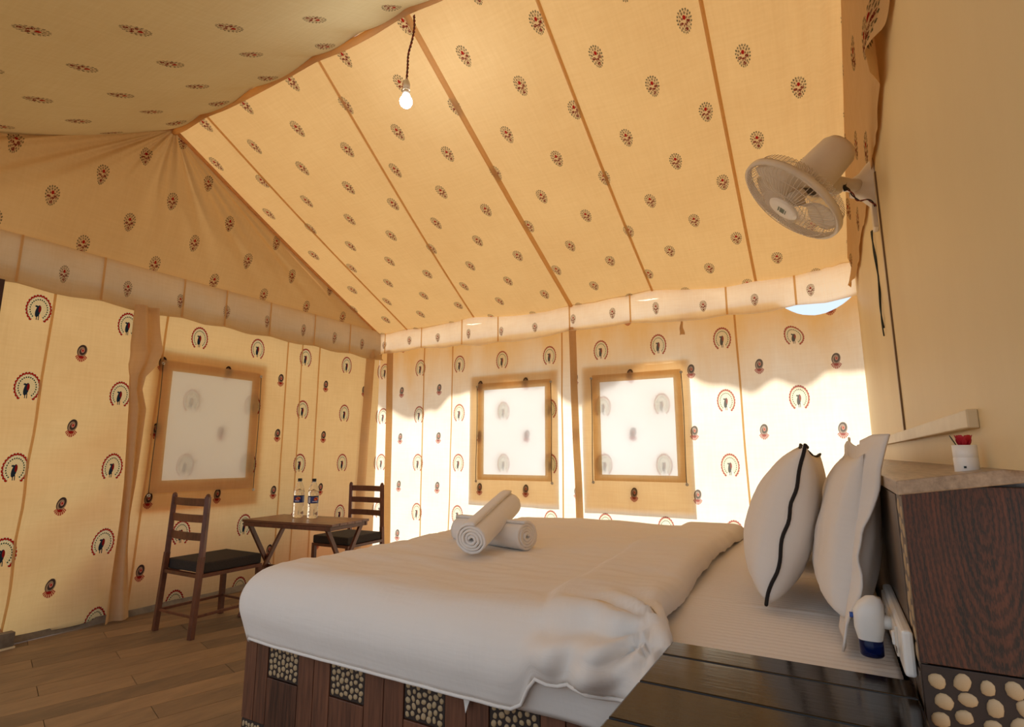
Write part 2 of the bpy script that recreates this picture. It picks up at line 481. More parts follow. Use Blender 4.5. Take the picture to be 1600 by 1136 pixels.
# ------------------------------------------------------------------ floor and ground
ground = MB().grid(lambda u, v: (-30 + 60 * u, -30 + 60 * v, -0.06), 4, 4).build('ground', M_DIRT)
tag(ground, kind='structure')
floor = MB().box(((XL + XR) / 2 + 0.06, (YN + YB) / 2, -0.03), (XR - XL + 0.12, YB - YN, 0.05)).build('floor', M_GROUT)
tag(floor, kind='structure')
ang = R(-17)
ca, sa = math.cos(ang), math.sin(ang)
def clip_poly(poly, box):
    x0, x1, y0, y1 = box
    for ax, lim, sg in ((0, x0, 1), (0, x1, -1), (1, y0, 1), (1, y1, -1)):
        res = []
        for i in range(len(poly)):
            p, q = poly[i - 1], poly[i]
            ip, iq = (p[ax] - lim) * sg >= 0, (q[ax] - lim) * sg >= 0
            if ip != iq:
                t = (lim - p[ax]) / (q[ax] - p[ax])
                res.append((p[0] + t * (q[0] - p[0]), p[1] + t * (q[1] - p[1])))
            if iq: res.append(q)
        poly = res
        if not poly: return poly
    return poly
PW, PL = 0.172, 1.25
k = 0
for i in range(-6, 42):
    for j in range(-2, 7):
        u0, v0 = i * PW + 0.0015, j * PL + (i % 3) * 0.43 + 0.0015
        u1, v1 = u0 + PW - 0.003, v0 + PL - 0.003
        poly = []
        for (u, v) in ((u0, v0), (u1, v0), (u1, v1), (u0, v1)):
            uu, vv = u - 5.6, v - 1.5
            poly.append((uu * ca - vv * sa + 0.0, uu * sa + vv * ca + 1.0))
        poly = clip_poly(poly, (XL + 0.012, XR + 0.1, YN, YB - 0.01))
        if len(poly) < 3: continue
        cx = sum(p[0] for p in poly) / len(poly); cy = sum(p[1] for p in poly) / len(poly)
        if cx > -1.6 and cy > 0.6: continue          # under the bed and beyond the frame
        mb = MB(); b = 0; n = len(poly)
        mb.v = [(x - cx, y - cy, 0.0) for x, y in poly] + [(x - cx, y - cy, -0.006) for x, y in poly]
        mb.f = [tuple(range(n))] + [(q, (q + 1) % n + 0, (q + 1) % n + n, q + n)[::-1] for q in range(n)]
        mb.uv = [None] * len(mb.f)
        o = mb.build('plank', M_FLOOR, floor); o.location = (cx, cy, 0.0)
        k += 1

# ------------------------------------------------------------------ walls of printed cotton
def wrinkleL(y, z):
    w = 0.010 * N(y, z * 0.35, 1.0, 2.2) + 0.006 * N(y, z * 0.2, 5.0, 6.0)
    # slack pulled toward the canvas strip near y = 2.15
    d = (2.15 - y)
    if 0 < d < 1.4:
        a = math.sin((z * 1.0 + d * 0.85) * 11.0 + 2 * N(d, z, 2)) * (0.018 + 0.020 * max(0, 1 - z / 0.9)) * (1 - d / 1.4) * (1 if z < 1.3 else max(0, 1 - (z - 1.3) / 0.7))
        w += a
    return w
def wrinkleB(x, z):
    w = 0.010 * N(x, z * 0.35, 9.0, 2.0) + 0.005 * N(x, z * 0.2, 2.0, 6.0)
    d = math.hypot((x + 0.02) / 1.0, (z - 2.36))
    if x > -0.75 and z > 1.2 and d > 0.02:
        th = math.atan2(z - 2.36, x + 0.02)
        w += 0.014 * math.cos(th * 9) * min(1, d / 0.25) * max(0, 1 - d / 0.95)
    return w
def breaks(a, b, step, extra=()):
    n = max(1, round((b - a) / step)); L = [a + (b - a) * i / n for i in range(n + 1)]
    L = [v for v in L if all(abs(v - e) > step * 0.4 for e in extra)] + list(extra)
    return sorted(L)
def top_back(x):
    t = WALL_TOP
    if -0.30 < x < 0.26:
        c = (x + 0.02) / 0.28
        t -= 0.14 * max(0, 1 - c * c)
    return t
HOLE_L = (2.50, 3.255, 0.985, 1.90)
HOLE_1 = (-3.185, -2.44, 0.99, 1.895)
HOLE_2 = (-1.875, -1.16, 1.01, 1.895)

ys = breaks(YN, YB, 0.04, (HOLE_L[0], HOLE_L[1])); zs = breaks(0.03, WALL_TOP, 0.04, (HOLE_L[2], HOLE_L[3]))
inL = lambda y, z: HOLE_L[0] < y < HOLE_L[1] and HOLE_L[2] < z < HOLE_L[3]
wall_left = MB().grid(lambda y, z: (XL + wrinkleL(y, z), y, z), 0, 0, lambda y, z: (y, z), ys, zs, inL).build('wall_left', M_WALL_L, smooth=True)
tag(wall_left, kind='structure')
xs = breaks(XL, XR + 0.02, 0.04, (HOLE_1[0], HOLE_1[1], HOLE_2[0], HOLE_2[1])); zb = breaks(0.03, WALL_TOP, 0.04, (HOLE_1[2], HOLE_2[2], 1.895))
inB = lambda x, z: any(h[0] < x < h[1] and h[2] < z < h[3] for h in (HOLE_1, HOLE_2))
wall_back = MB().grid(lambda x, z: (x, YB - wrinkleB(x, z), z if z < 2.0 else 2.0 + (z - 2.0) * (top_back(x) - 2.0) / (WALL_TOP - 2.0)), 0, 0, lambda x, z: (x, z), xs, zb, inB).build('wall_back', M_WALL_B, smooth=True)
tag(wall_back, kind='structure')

def strip_on(fn, a, b, w, n=24, out=0.006, axis=0):
    """sewn tape along a line a->b on surface fn(u, v)"""
    mb = MB()
    def f(u, v):
        p = a[0] + (b[0] - a[0]) * u, a[1] + (b[1] - a[1]) * u
        wob = 0.006 * N(u * 5, a[0] * 3, 0.3)
        d = (v - 0.5) * w + wob
        q = (p[0] + (d if axis == 0 else 0), p[1] + (0 if axis == 0 else d))
        return fn(q[0], q[1], out * (1 - (2 * v - 1) ** 2 * 0.7))
    mb.grid(f, n, 4, lambda u, v: (u * 2.5, v * w))
    return mb
onL = lambda y, z, o: (XL + wrinkleL(y, z) + o + 0.003, y, z)
onB = lambda x, z, o: (x, YB - wrinkleB(x, z) - o - 0.003, z)
for (y0, y1, w) in ((1.66, 1.63, 0.016), (2.44, 2.36, 0.018), (3.62, 3.62, 0.016), (3.80, 3.80, 0.014), (4.02, 4.02, 0.018)):  # first strip stands in for the soft shadow of a pole behind
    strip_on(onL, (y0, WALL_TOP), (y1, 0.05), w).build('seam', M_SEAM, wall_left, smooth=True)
for (x0, x1, w) in ((-4.0, -4.0, 0.016), (-3.60, -3.62, 0.014), (-2.26, -2.27, 0.016), (-0.63, -0.60, 0.016)):
    strip_on(onB, (x0, top_back(x0)), (x1, 0.05), w).build('seam', M_SEAM, wall_back, smooth=True)
# pole sleeves: half-round canvas pockets
strip_on(onL, (4.77, WALL_TOP), (4.66, 0.04), 0.14, 24, 0.05).build('pole_sleeve', M_CANVAS, wall_left, smooth=True)
strip_on(onB, (-4.53, WALL_TOP), (-4.47, 0.04), 0.10, 24, 0.03).build('pole_sleeve', M_CANVAS, wall_back, smooth=True)
strip_on(onB, (-2.14, WALL_TOP), (-2.08, 0.04), 0.075, 24, 0.05).build('pole_sleeve', M_CANVAS, wall_back, smooth=True)
tie = MB().grid(lambda u, v: (-1.075 + (v - 0.5) * (0.012 + 0.035 * u) + 0.004 * math.sin(u * 9), YB - wrinkleB(-1.07, 2.3) - 0.02 - 0.010 * math.cos((v - 0.5) * 5), 2.40 - 0.14 * u), 12, 6, lambda u, v: (u, v))
tie.build('fabric_tie', M_CANVAS, wall_back, smooth=True)
# hem along the floor
MB().grid(lambda u, v: (XL + 0.012 + 0.02 * (1 - v) + 0.006 * N(u * 30, v), YN + (YB - YN) * u, 0.002 + 0.045 * v + 0.012 * N(u * 14, 2.2) * v), 90, 3, lambda u, v: (u * 5, v * .1)).build('hem', M_GREY, wall_left, smooth=True)

# ------------------------------------------------------------------ windows
def window(name, place, uvp, hole, frame, flap, mflap, angle_skew=0.0):
    """place(s, z, out): wall coords to world; out > 0 is inward"""
    root = empty(name); tag(root, kind='structure')
    s0, s1, z0, z1 = hole
    f0, f1, g0, g1 = flap
    # outer flap of printed cloth, hung outside the opening
    def ff(u, v):
        s, z = f0 + (f1 - f0) * u, g0 + (g1 - g0) * v
        return place(s, z, -0.030 - 0.006 * N(s, z * .4, 4.0, 4))
    MB().grid(ff, 24, 30, lambda u, v: uvp(f0 + (f1 - f0) * u, g0 + (g1 - g0) * v)).build('outer_flap', mflap, root, smooth=True)
    # unseen canvas ring, added to darken the wall round the opening
    for (p0, p1, q0, q1) in ((f0 + .01, s0 - .004, g0 + .01, g1 - .01), (s1 + .004, f1 - .01, g0 + .01, g1 - .01), (s0 - .004, s1 + .004, z1 + .004, g1 - .01), (s0 - .004, s1 + .004, g0 + .01, z0 - .004)):
        MB().grid(lambda u, v: place(p0 + (p1 - p0) * u, q0 + (q1 - q0) * v, -0.020), max(2, round((p1 - p0) / 0.04)), max(2, round((q1 - q0) / 0.04)), lambda u, v: (u, v)).build('flap_shade_ring', M_FLAP_SHADE, root, smooth=True)
    # sewn border round the net
    a0, a1, b0, b1 = frame
    def ringpt(s, z, o): return place(s, z, o + 0.002 * N(s * 20, z * 20))
    for (p0, p1, q0, q1) in ((a0, s0 + .012, b0, b1), (s1 - .012, a1, b0, b1), (s0 + .012, s1 - .012, z1 - .012, b1), (s0 + .012, s1 - .012, b0, z0 + .012)):
        def fr(u, v):
            s, z = p0 + (p1 - p0) * u, q0 + (q1 - q0) * v
            return ringpt(s, z, 0.012)
        MB().grid(fr, max(2, round((p1 - p0) / 0.02)), max(2, round((q1 - q0) / 0.02)), lambda u, v: (p0 + (p1 - p0) * u, q0 + (q1 - q0) * v)).build('frame_border', M_BORDER, root, smooth=True)
    def nn(u, v):
        s, z = s0 + (s1 - s0) * u, z0 + (z1 - z0) * v
        return place(s, z, 0.004 + 0.003 * N(s, z, 7.7, 5) + 0.003 * math.sin((s * 1.2 - z) * 14) * u)
    MB().grid(nn, 24, 28, lambda u, v: (u, v)).build('net_pane', M_NET, root, smooth=True)
    for (ts, tz, bs, bz) in ((a0 - 0.005, b1 - .03, a0 - 0.01, b0 - .015), (a1 + 0.005, b1 - .03, a1 + 0.01, b0 - .015)):
        pts = [place(ts + (bs - ts) * t + 0.004 * math.sin(t * 5), tz + (bz - tz) * t, 0.022) for t in [i / 10 for i in range(11)]]
        MB().tube(pts, 0.0035, 6).build('cord', M_CORD, root, smooth=True)
        for (es, ez) in ((ts, tz), (bs, bz)):
            c = Vector(place(es, ez, 0.020)); n = (Vector(place(es, ez, 0.05)) - c).normalized()
            Mx = Matrix.Translation(c) @ n.to_track_quat('Z', 'Y').to_matrix().to_4x4()
            MB().lathe([(0.0045, 0.0), (0.0045, 0.005), (0.008, 0.008), (0.013, 0.005), (0.014, 0.0)], 16, Mx).build('eyelet', M_METAL, root, smooth=True)
    return root
plL = lambda s, z, o: (XL + wrinkleL(s, z) + o, s, z)
plB = lambda s, z, o: (s, YB - wrinkleB(s, z) - o, z)
window('window_1', plL, lambda s, z: (s, z), HOLE_L, (2.43, 3.32, 0.90, 1.97), (2.36, 3.40, 0.76, 2.06), M_FLAP_L)
window('window_2', plB, lambda s, z: (s, z), HOLE_1, (-3.25, -2.385, 0.945, 1.955), (-3.36, -2.31, 0.72, 2.05), M_FLAP_B)
window('window_3', plB, lambda s, z: (s, z), HOLE_2, (-1.94, -1.105, 0.965, 1.955), (-2.05, -1.03, 0.70, 2.05), M_FLAP_B)

# ------------------------------------------------------------------ ceiling: back slope, hip end, near slope, valances, flap
ceiling = empty('ceiling'); tag(ceiling, kind='structure')
SL = (RIDGE_Z - EAVE) / (YB - RIDGE_Y); SLN = math.sqrt(1 + SL * SL)
SEAMS = [(-4.03, -4.25), (-2.77, -3.31), (-2.01, -2.14), (-1.22, -1.32), (-0.40, -0.44)]
def seam_x(k, v): return SEAMS[k][1] + (SEAMS[k][0] - SEAMS[k][1]) * v
def roof_back(x, v, o=0.0):
    """v: 0 at the eave, 1 at the ridge"""
    y = YB + (RIDGE_Y - YB) * v; z = EAVE + (RIDGE_Z - EAVE) * v
    sag = 0.03 * math.sin(PI * v) + 0.012 * N(x, v * 0.6, 3.0, 1.8)
    ed = [seam_x(i, v) for i in range(5)] + [XR + 0.1]
    d = min(abs(x - e) for e in ed)
    sag += 0.020 * min(1, d / 0.25)
    if x > -0.12: sag += 0.012 * math.sin((x + 0.1) * 60) * min(1, (x + 0.12) / 0.15) * (0.4 + v)
    eave_dip = 0.02 * math.sin(x * 3.3) * (1 - v) ** 4
    return Vector((x, y, z - sag + eave_dip)) + Vector((0, -SL, -1)) / SLN * o
def hip_x(v): return XL + (APEX_X - XL) * v
MB().grid(lambda u, v: roof_back(hip_x(v) + (XR + 0.02 - hip_x(v)) * u, v), 120, 60,
          lambda u, v: (hip_x(v) + (XR + 0.02 - hip_x(v)) * u, (YB - RIDGE_Y) * v * SLN)).build('roof_slope', M_ROOF, ceiling, smooth=True)
for k, (xt, xb) in enumerate(SEAMS):
    w = 0.045 if k == 2 else 0.022
    mb = MB()
    mb.grid(lambda u, v: roof_back(xb + (xt - xb) * u + (v - 0.5) * w, u, 0.002 + 0.010 * (1 - (2 * v - 1) ** 2)), 40, 4, lambda u, v: (u * 3, v * w))
    mb.build('roof_seam', M_SEAM, ceiling, smooth=True)
# hip end (left)
APEX = Vector((APEX_X, RIDGE_Y, RIDGE_Z)); CB = Vector((XL, YB, EAVE)); CN = Vector((XL, YN, EAVE))
def hip(u, v, o=0.0):
    b = CN.lerp(CB, u); p = b.lerp(APEX, v)
    # pleats radiating from the apex
    a = math.sin(u * 40.0 + 1.2 * math.sin(u * 9) + 2.0 * (1 - v)) * 0.05 * v ** 0.8 * (1 - v) ** 0.5 * (0.25 + 0.75 * max(0, 1 - u * 1.3))
    a += (math.sin(u * 78 + 3 * v) + 0.7 * math.sin(u * 131 + 1.0)) * 0.040 * v ** 1.2 * (1 - v) ** 0.4 * (0.3 + 0.7 * max(0, 1 - u * 1.4))
    a += 0.05 * math.sin(PI * u) * math.sin(PI * v) + 0.012 * N(p.y, p.z, 8.0, 1.6)
    e = min(u, 1 - u) * (1 - v)
    p = p + Vector((1, 0, 0)) * (a * min(1, e / 0.05) + o)
    return p
MB().grid(lambda u, v: hip(u, v), 300, 50, lambda u, v: (hip(u, v).y, hip(u, v).z)).build('hip_panel', M_HIP, ceiling, smooth=True)
# near slope, hanging in scallops from the ridge
TIES = [APEX_X, -4.03, -3.40, -2.77, -2.35, -1.97, -1.22, -0.40, XR + 0.02]
def near_z(d): return RIDGE_Z - 1.5 * (1 - math.exp(-d / 2.2))
DN = RIDGE_Y - YN
def near(u, v, o=0.0):
    d = DN * v
    xl = APEX_X + (XL - APEX_X) * v - 0.12 * min(1, v * 4)
    x = xl + (XR + 0.02 - xl) * u
    sc = 0
    for a, b in zip(TIES, TIES[1:]):
        if a <= x <= b: sc = math.sin(PI * (x - a) / (b - a)) * min(0.06, 0.09 * (b - a))
    ends = min(1, u / 0.06)
    z = near_z(d) - sc * math.exp(-((d - 0.12) / 0.16) ** 2) * (d > 0.0) - 0.03 * ends * math.sin(PI * min(1, d / 1.2)) + 0.012 * N(x, d, 6.0, 1.5) * ends * min(1, d * 4)
    return Vector((x, RIDGE_Y - d, z - o))
MB().grid(lambda u, v: near(u, v * v * 0.5 + v * 0.5), 150, 70, lambda u, v: (near(u, v * v * 0.5 + v * 0.5).x, RIDGE_Y - DN * (v * v * 0.5 + v * 0.5))).build('roof_slope', M_ROOF_NEAR, ceiling, smooth=True)
# ridge tape and hip tapes
MB().tube([roof_back(x, 1.0, 0.022) for x in [APEX_X + (XR - APEX_X) * i / 60 for i in range(61)]], 0.022, 8).build('ridge_seam', M_SEAM, ceiling, smooth=True)
MB().tube([CB.lerp(APEX, t) + Vector((0.012, -0.01, -0.02 - 0.03 * math.sin(PI * t))) for t in [i / 30 for i in range(31)]], 0.016, 8).build('hip_seam', M_SEAM, ceiling, smooth=True)
MB().tube([CN.lerp(APEX, t) + Vector((0.02, 0.01, -0.015)) for t in [i / 30 for i in range(31)]], 0.012, 8).build('hip_seam', M_SEAM, ceiling, smooth=True)
# valances under the eaves, with ties
def valance(fn, length, ties, mv):
    def f(u, v):
        s = length * u
        dt = min(abs(s - t) for t in ties)
        pu = 0.030 * min(1, dt / 0.16) * math.sin(PI * min(1, v * 0.95))
        lift = 0.02 * min(1, dt / 0.2)
        w = 0.008 * N(s, v * 0.5, 2.0, 4) + 0.005 * N(s, v, 9.0, 12)
        return fn(s, v, 0.035 + pu + w + 0.03 * (v < 0.02), lift)
    MB().grid(f, round(length / 0.03), 16, lambda u, v: (length * u * 1.35, 0.40 * v)).build('valance', mv, ceiling, smooth=True)
    for t in ties[1:-1]:
        mb = MB().grid(lambda u, v: fn(t + (v - 0.5) * 0.016, 0.02 + 0.98 * u, 0.048 + 0.004 * (v - .5) ** 2, 0.0), 10, 3, lambda u, v: (u, v))
        mb.build('valance_tie', M_SEAM, ceiling, smooth=True)
TL = [0.0, 0.9, 1.5, 1.92, 2.42, 3.02, 3.40, 3.86, 4.40, 4.90, 5.44]
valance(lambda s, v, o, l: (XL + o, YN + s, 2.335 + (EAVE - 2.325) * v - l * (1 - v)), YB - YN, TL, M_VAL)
TB = [0.0, 0.12, 0.68, 1.25, 1.72, 2.55, 3.17, 4.02, 4.55, 4.97]
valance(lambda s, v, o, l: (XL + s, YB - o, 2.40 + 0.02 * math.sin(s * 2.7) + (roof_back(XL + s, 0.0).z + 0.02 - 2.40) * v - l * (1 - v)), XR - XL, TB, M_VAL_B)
# torn flap hanging down the board wall
def roof_z_at(y): return EAVE + SL * (YB - y) if y > RIDGE_Y else near_z(RIDGE_Y - y)
def flap(u, v):
    y = 1.0 + (4.80 - 1.0) * u
    zt = roof_z_at(y) - 0.03
    zb = 2.46 + 0.05 * N(y, 0, 3, 2.5) + 0.02 * N(y, 0, 6, 11)
    if y < 2.05: zb += 0.06
    zb = min(zb, zt - 0.02)
    z = zt + (zb - zt) * v
    x = XR - 0.012 - 0.030 * (1 - v) ** 3 - 0.012 * abs(N(y, v * 0.3, 2.0, 5)) * v - 0.05 * math.exp(-((y - 2.02) / 0.09) ** 2) * v ** 3 - 0.05 * math.exp(-((y - 4.7) / 0.12) ** 2) * v ** 2
    return (x, y, z)
MB().grid(flap, 150, 16, lambda u, v: ((1.0 + 3.8 * u) * 0.4, flap(u, v)[2])).build('side_flap', M_FLAP, ceiling, smooth=True)
# unseen outer fly past the eaves; ragged edge shaped to break up its shade
MB().grid(lambda u, v: (XL - 0.7 + (XR + 1.2 - XL) * u, YB - 0.004 + (0.74 + 0.34 * N(u * 8, 0.5) + 0.10 * N(u * 30, 1.5)) * v, min(EAVE, roof_back(min(XR, max(XL, XL - 0.7 + (XR + 1.2 - XL) * u)), 0.0).z) + 0.006 - 0.02 * v), 160, 6, lambda u, v: (u * 6, v)).build('shade_fly', M_FLY, ceiling, smooth=True)

# ------------------------------------------------------------------ right wall of painted board
def wz(y): return roof_z_at(y) + 0.0
mb = MB()
prof = [(YN + (4.93 - YN) * i / 40) for i in range(41)]
for i in range(40):
    a, b = prof[i], prof[i + 1]
    za, zb_ = wz(a), wz(b)
    for x, fl in ((XR, 1), (XR + 0.05, 0)):
        q = [(x, a, 1.1745), (x, b, 1.1745), (x, b, zb_), (x, a, za)]
        mb.face(q if fl == 0 else q[::-1])
mb.face([(XR, 4.93, 1.1745), (XR + .05, 4.93, 1.1745), (XR + .05, 4.93, wz(4.93)), (XR, 4.93, wz(4.93))])
mb.face([(XR, YN, 1.1745), (XR + .05, YN, 1.1745), (XR + .05, 4.93, 1.1745), (XR, 4.93, 1.1745)])
wall_right = mb.build('wall_right', M_PANEL); tag(wall_right, kind='structure')
t1 = MB().box((XR - 0.010, 3.18, 1.275), (0.020, 3.42, 0.040)).build('trim_1', M_CREAM, bevel=0.003); tag(t1, kind='structure')
t2 = MB().box((XR - 0.004, 2.775, 1.865), (0.008, 0.030, 1.14)).build('trim_2', M_CREAM, bevel=0.002); tag(t2, kind='structure')
MB().box((XR - 0.003, 2.757, 1.865), (0.007, 0.005, 1.14)).build('joint_gap', pbr('board_joint_shade', lin(120, 94, 64), 0.8), t2)
t4 = MB().box((XR - 0.006, 4.62, 1.213), (0.012, 0.06, 0.07)).build('trim_4', M_CREAM, bevel=0.002); tag(t4, kind='structure')
t3 = MB().box((XL + 0.05, 1.323, 1.2), (0.04, 0.07, 2.28)).build('trim_3', pbr('dark_red_post', lin(58, 26, 20), 0.6, var=(8, None, lin(44, 18, 14)))); tag(t3, kind='structure')
# unseen red bank, added outside to shade and redden the lower left wall
bank = MB().grid(lambda u, v: (XL - 0.09 - 0.5 * v - 0.05 * N(u * 9, v), 2.0 + 3.4 * u, -0.06 + (0.68 + 0.05 * N(u * 8, 1.0)) * math.sin(PI * min(1, v * 1.2 + 0.0) * 0.5)), 30, 8).build('shade_bank', M_SHADE_BANK, smooth=True)
tag(bank, kind='structure')

# ------------------------------------------------------------------ bed base with tiled side
BX0, BX1, BY0, BY1, BZ = -2.00, 0.105, 1.455, 3.60, 0.555
def pebble_mesh(seed):
    rnd = random.Random(seed); mb = MB(); n = 11
    rad = [1 + rnd.uniform(-0.07, 0.07) for _ in range(n)]
    for (s, h) in ((1.0, 0.0), (0.92, 0.5), (0.55, 0.9)):
        for k in range(n):
            q = 2 * PI * k / n
            mb.v.append((math.cos(q) * rad[k] * s, math.sin(q) * rad[k] * s, h))
    mb.v.append((0, 0, 1.0))
    for r in range(2):
        for k in range(n):
            mb.f.append((r * n + k, r * n + (k + 1) % n, (r + 1) * n + (k + 1) % n, (r + 1) * n + k))
    for k in range(n): mb.f.append((2 * n + k, 2 * n + (k + 1) % n, 3 * n))
    mb.uv = [None] * len(mb.f)
    me = bpy.data.meshes.new('pebble'); me.from_pydata(mb.v, [], mb.f); me.materials.append(M_PEBBLE)
    me.polygons.foreach_set('use_smooth', [True] * len(me.polygons))
    return me
PEB = [pebble_mesh(s) for s in range(4)]
def pebbles(parent, u0, u1, z0, z1, nx, nz, place, rot, seed, hk=0.45):
    rnd = random.Random(seed)
    w, h = (u1 - u0) / nx, (z1 - z0) / nz
    for i in range(nx):
        for j in range(nz):
            sx, sy = rnd.uniform(0.30, 0.46) * w, rnd.uniform(0.34, 0.52) * h
            uu = u0 + (i + 0.5 + 0.22 * (j % 2 - 0.5)) * w + rnd.uniform(-0.06, 0.06) * w
            zz = z0 + (j + 0.5) * h + (0.18 * h if i % 2 else -0.12 * h) + rnd.uniform(-0.06, 0.06) * h
            uu = min(max(uu, u0 + sx), u1 - sx); zz = min(max(zz, z0 + sy), z1 - sy)
            o = bpy.data.objects.new('pebble', rnd.choice(PEB)); col.objects.link(o); o.parent = parent
            o.matrix_local = Matrix.Translation(place(uu, zz)) @ rot @ Matrix.Rotation(rnd.uniform(-0.5, 0.5), 4, 'Z') @ Matrix.Diagonal((sx, sy, min(sx, sy) * hk, 1))
bed = empty('platform_bed', (0, 0, 0))
tag(bed, 'dark brown tiled bed platform with cream pebble panels on its side', 'bed')
MB().box(((BX0 + BX1) / 2, (BY0 + BY1) / 2 + 0.006, BZ / 2 - 0.003), (BX1 - BX0 - 0.03, BY1 - BY0 - 0.012, BZ - 0.006)).build('core', M_DARKBED, bed)
RY = Matrix.Rotation(R(90), 4, 'X')
PANELS = {1: (-1.868, -1.703), 3: (-1.545, -1.385), 5: (-1.218, -1.060), 7: (-0.905, -0.742), 9: (-0.590, -0.425)}
edges = [BX0, -1.868, -1.703, -1.545, -1.385, -1.218, -1.060, -0.905, -0.742, -0.590, -0.425, -0.265, BX1]
for i in range(len(edges) - 1):
    a, b = edges[i], edges[i + 1]
    yf = BY0 - 0.008
    segs = []
    if i % 2 == 1 and i < 10:
        segs = [('wood', 0.0, 0.395), ('peb', 0.395, BZ)]
    elif i == 0:
        segs = [('peb', 0.07, 0.232), ('wood', 0.232, BZ), ('wood', 0.0, 0.07)]
    else: segs = [('wood', 0.0, BZ)]
    for kd, z0, z1 in segs:
        nseg = 2 if (kd == 'wood' and z1 - z0 > 0.2 and i % 2 == 0 and b - a > 0.1) else 1
        for q in range(nseg):
            a2, b2 = a + (b - a) * q / nseg, a + (b - a) * (q + 1) / nseg
            pr_ = 0.0 if kd == 'wood' else -0.003
            o = MB().box((0, 0, 0), (b2 - a2 - 0.003, 0.014, z1 - z0 - 0.003)).build('wood_tile' if kd == 'wood' else 'pebble_tile', M_TILEWOOD if kd == 'wood' else M_DARKBED, bed, bevel=0.0015)
            o.location = ((a2 + b2) / 2, yf + 0.004 - pr_, (z0 + z1) / 2)
        if kd == 'peb' and i < 9:
            pebbles(o, -(b - a) / 2 + 0.006, (b - a) / 2 - 0.006, -(z1 - z0) / 2 + 0.006, (z1 - z0) / 2 - 0.006, 7, 7, lambda u, z: Vector((u, -0.0068, z)), RY, i + 11)
for j in range(12):
    y0 = BY0 + (BY1 - BY0) * j / 12; y1 = BY0 + (BY1 - BY0) * (j + 1) / 12
    o = MB().box((0, 0, 0), (0.014, y1 - y0 - 0.003, BZ - 0.003)).build('wood_tile', M_TILEWOOD, bed, bevel=0.0015)
    o.location = (BX0 + 0.004, (y0 + y1) / 2, BZ / 2)

mattress = MB().box(((BX0 + BX1) / 2 + 0.03, (BY0 + BY1) / 2, 0.635), (BX1 - BX0 - 0.10, BY1 - BY0 - 0.03, 0.155)).build('mattress', M_LINEN, bevel=0.02)
tag(mattress, 'thick white mattress lying on the dark tiled bed platform', 'mattress')
# waffle sheet
def sheet(u, v):
    x = -0.62 + 0.715 * u; y = 1.449 + 2.12 * v
    z = 0.722 + 0.0022 * math.sin(y * 2 * PI / 0.028) + 0.0012 * math.sin(x * 2 * PI / 0.024)
    for yc in (2.02, 2.55, 2.95):
        z += 0.004 * math.exp(-((y - yc - 0.02 * math.sin(x * 9)) / 0.012) ** 2)
    return (x, y, z)
sh = MB().grid(sheet, 60, 320, lambda u, v: (0.7 * u, 2.07 * v)).build('bed_sheet', M_LINEN, smooth=True, solid=0.003)
tag(sh, 'cream waffle bed sheet showing between the duvet and the pillows', 'sheet')

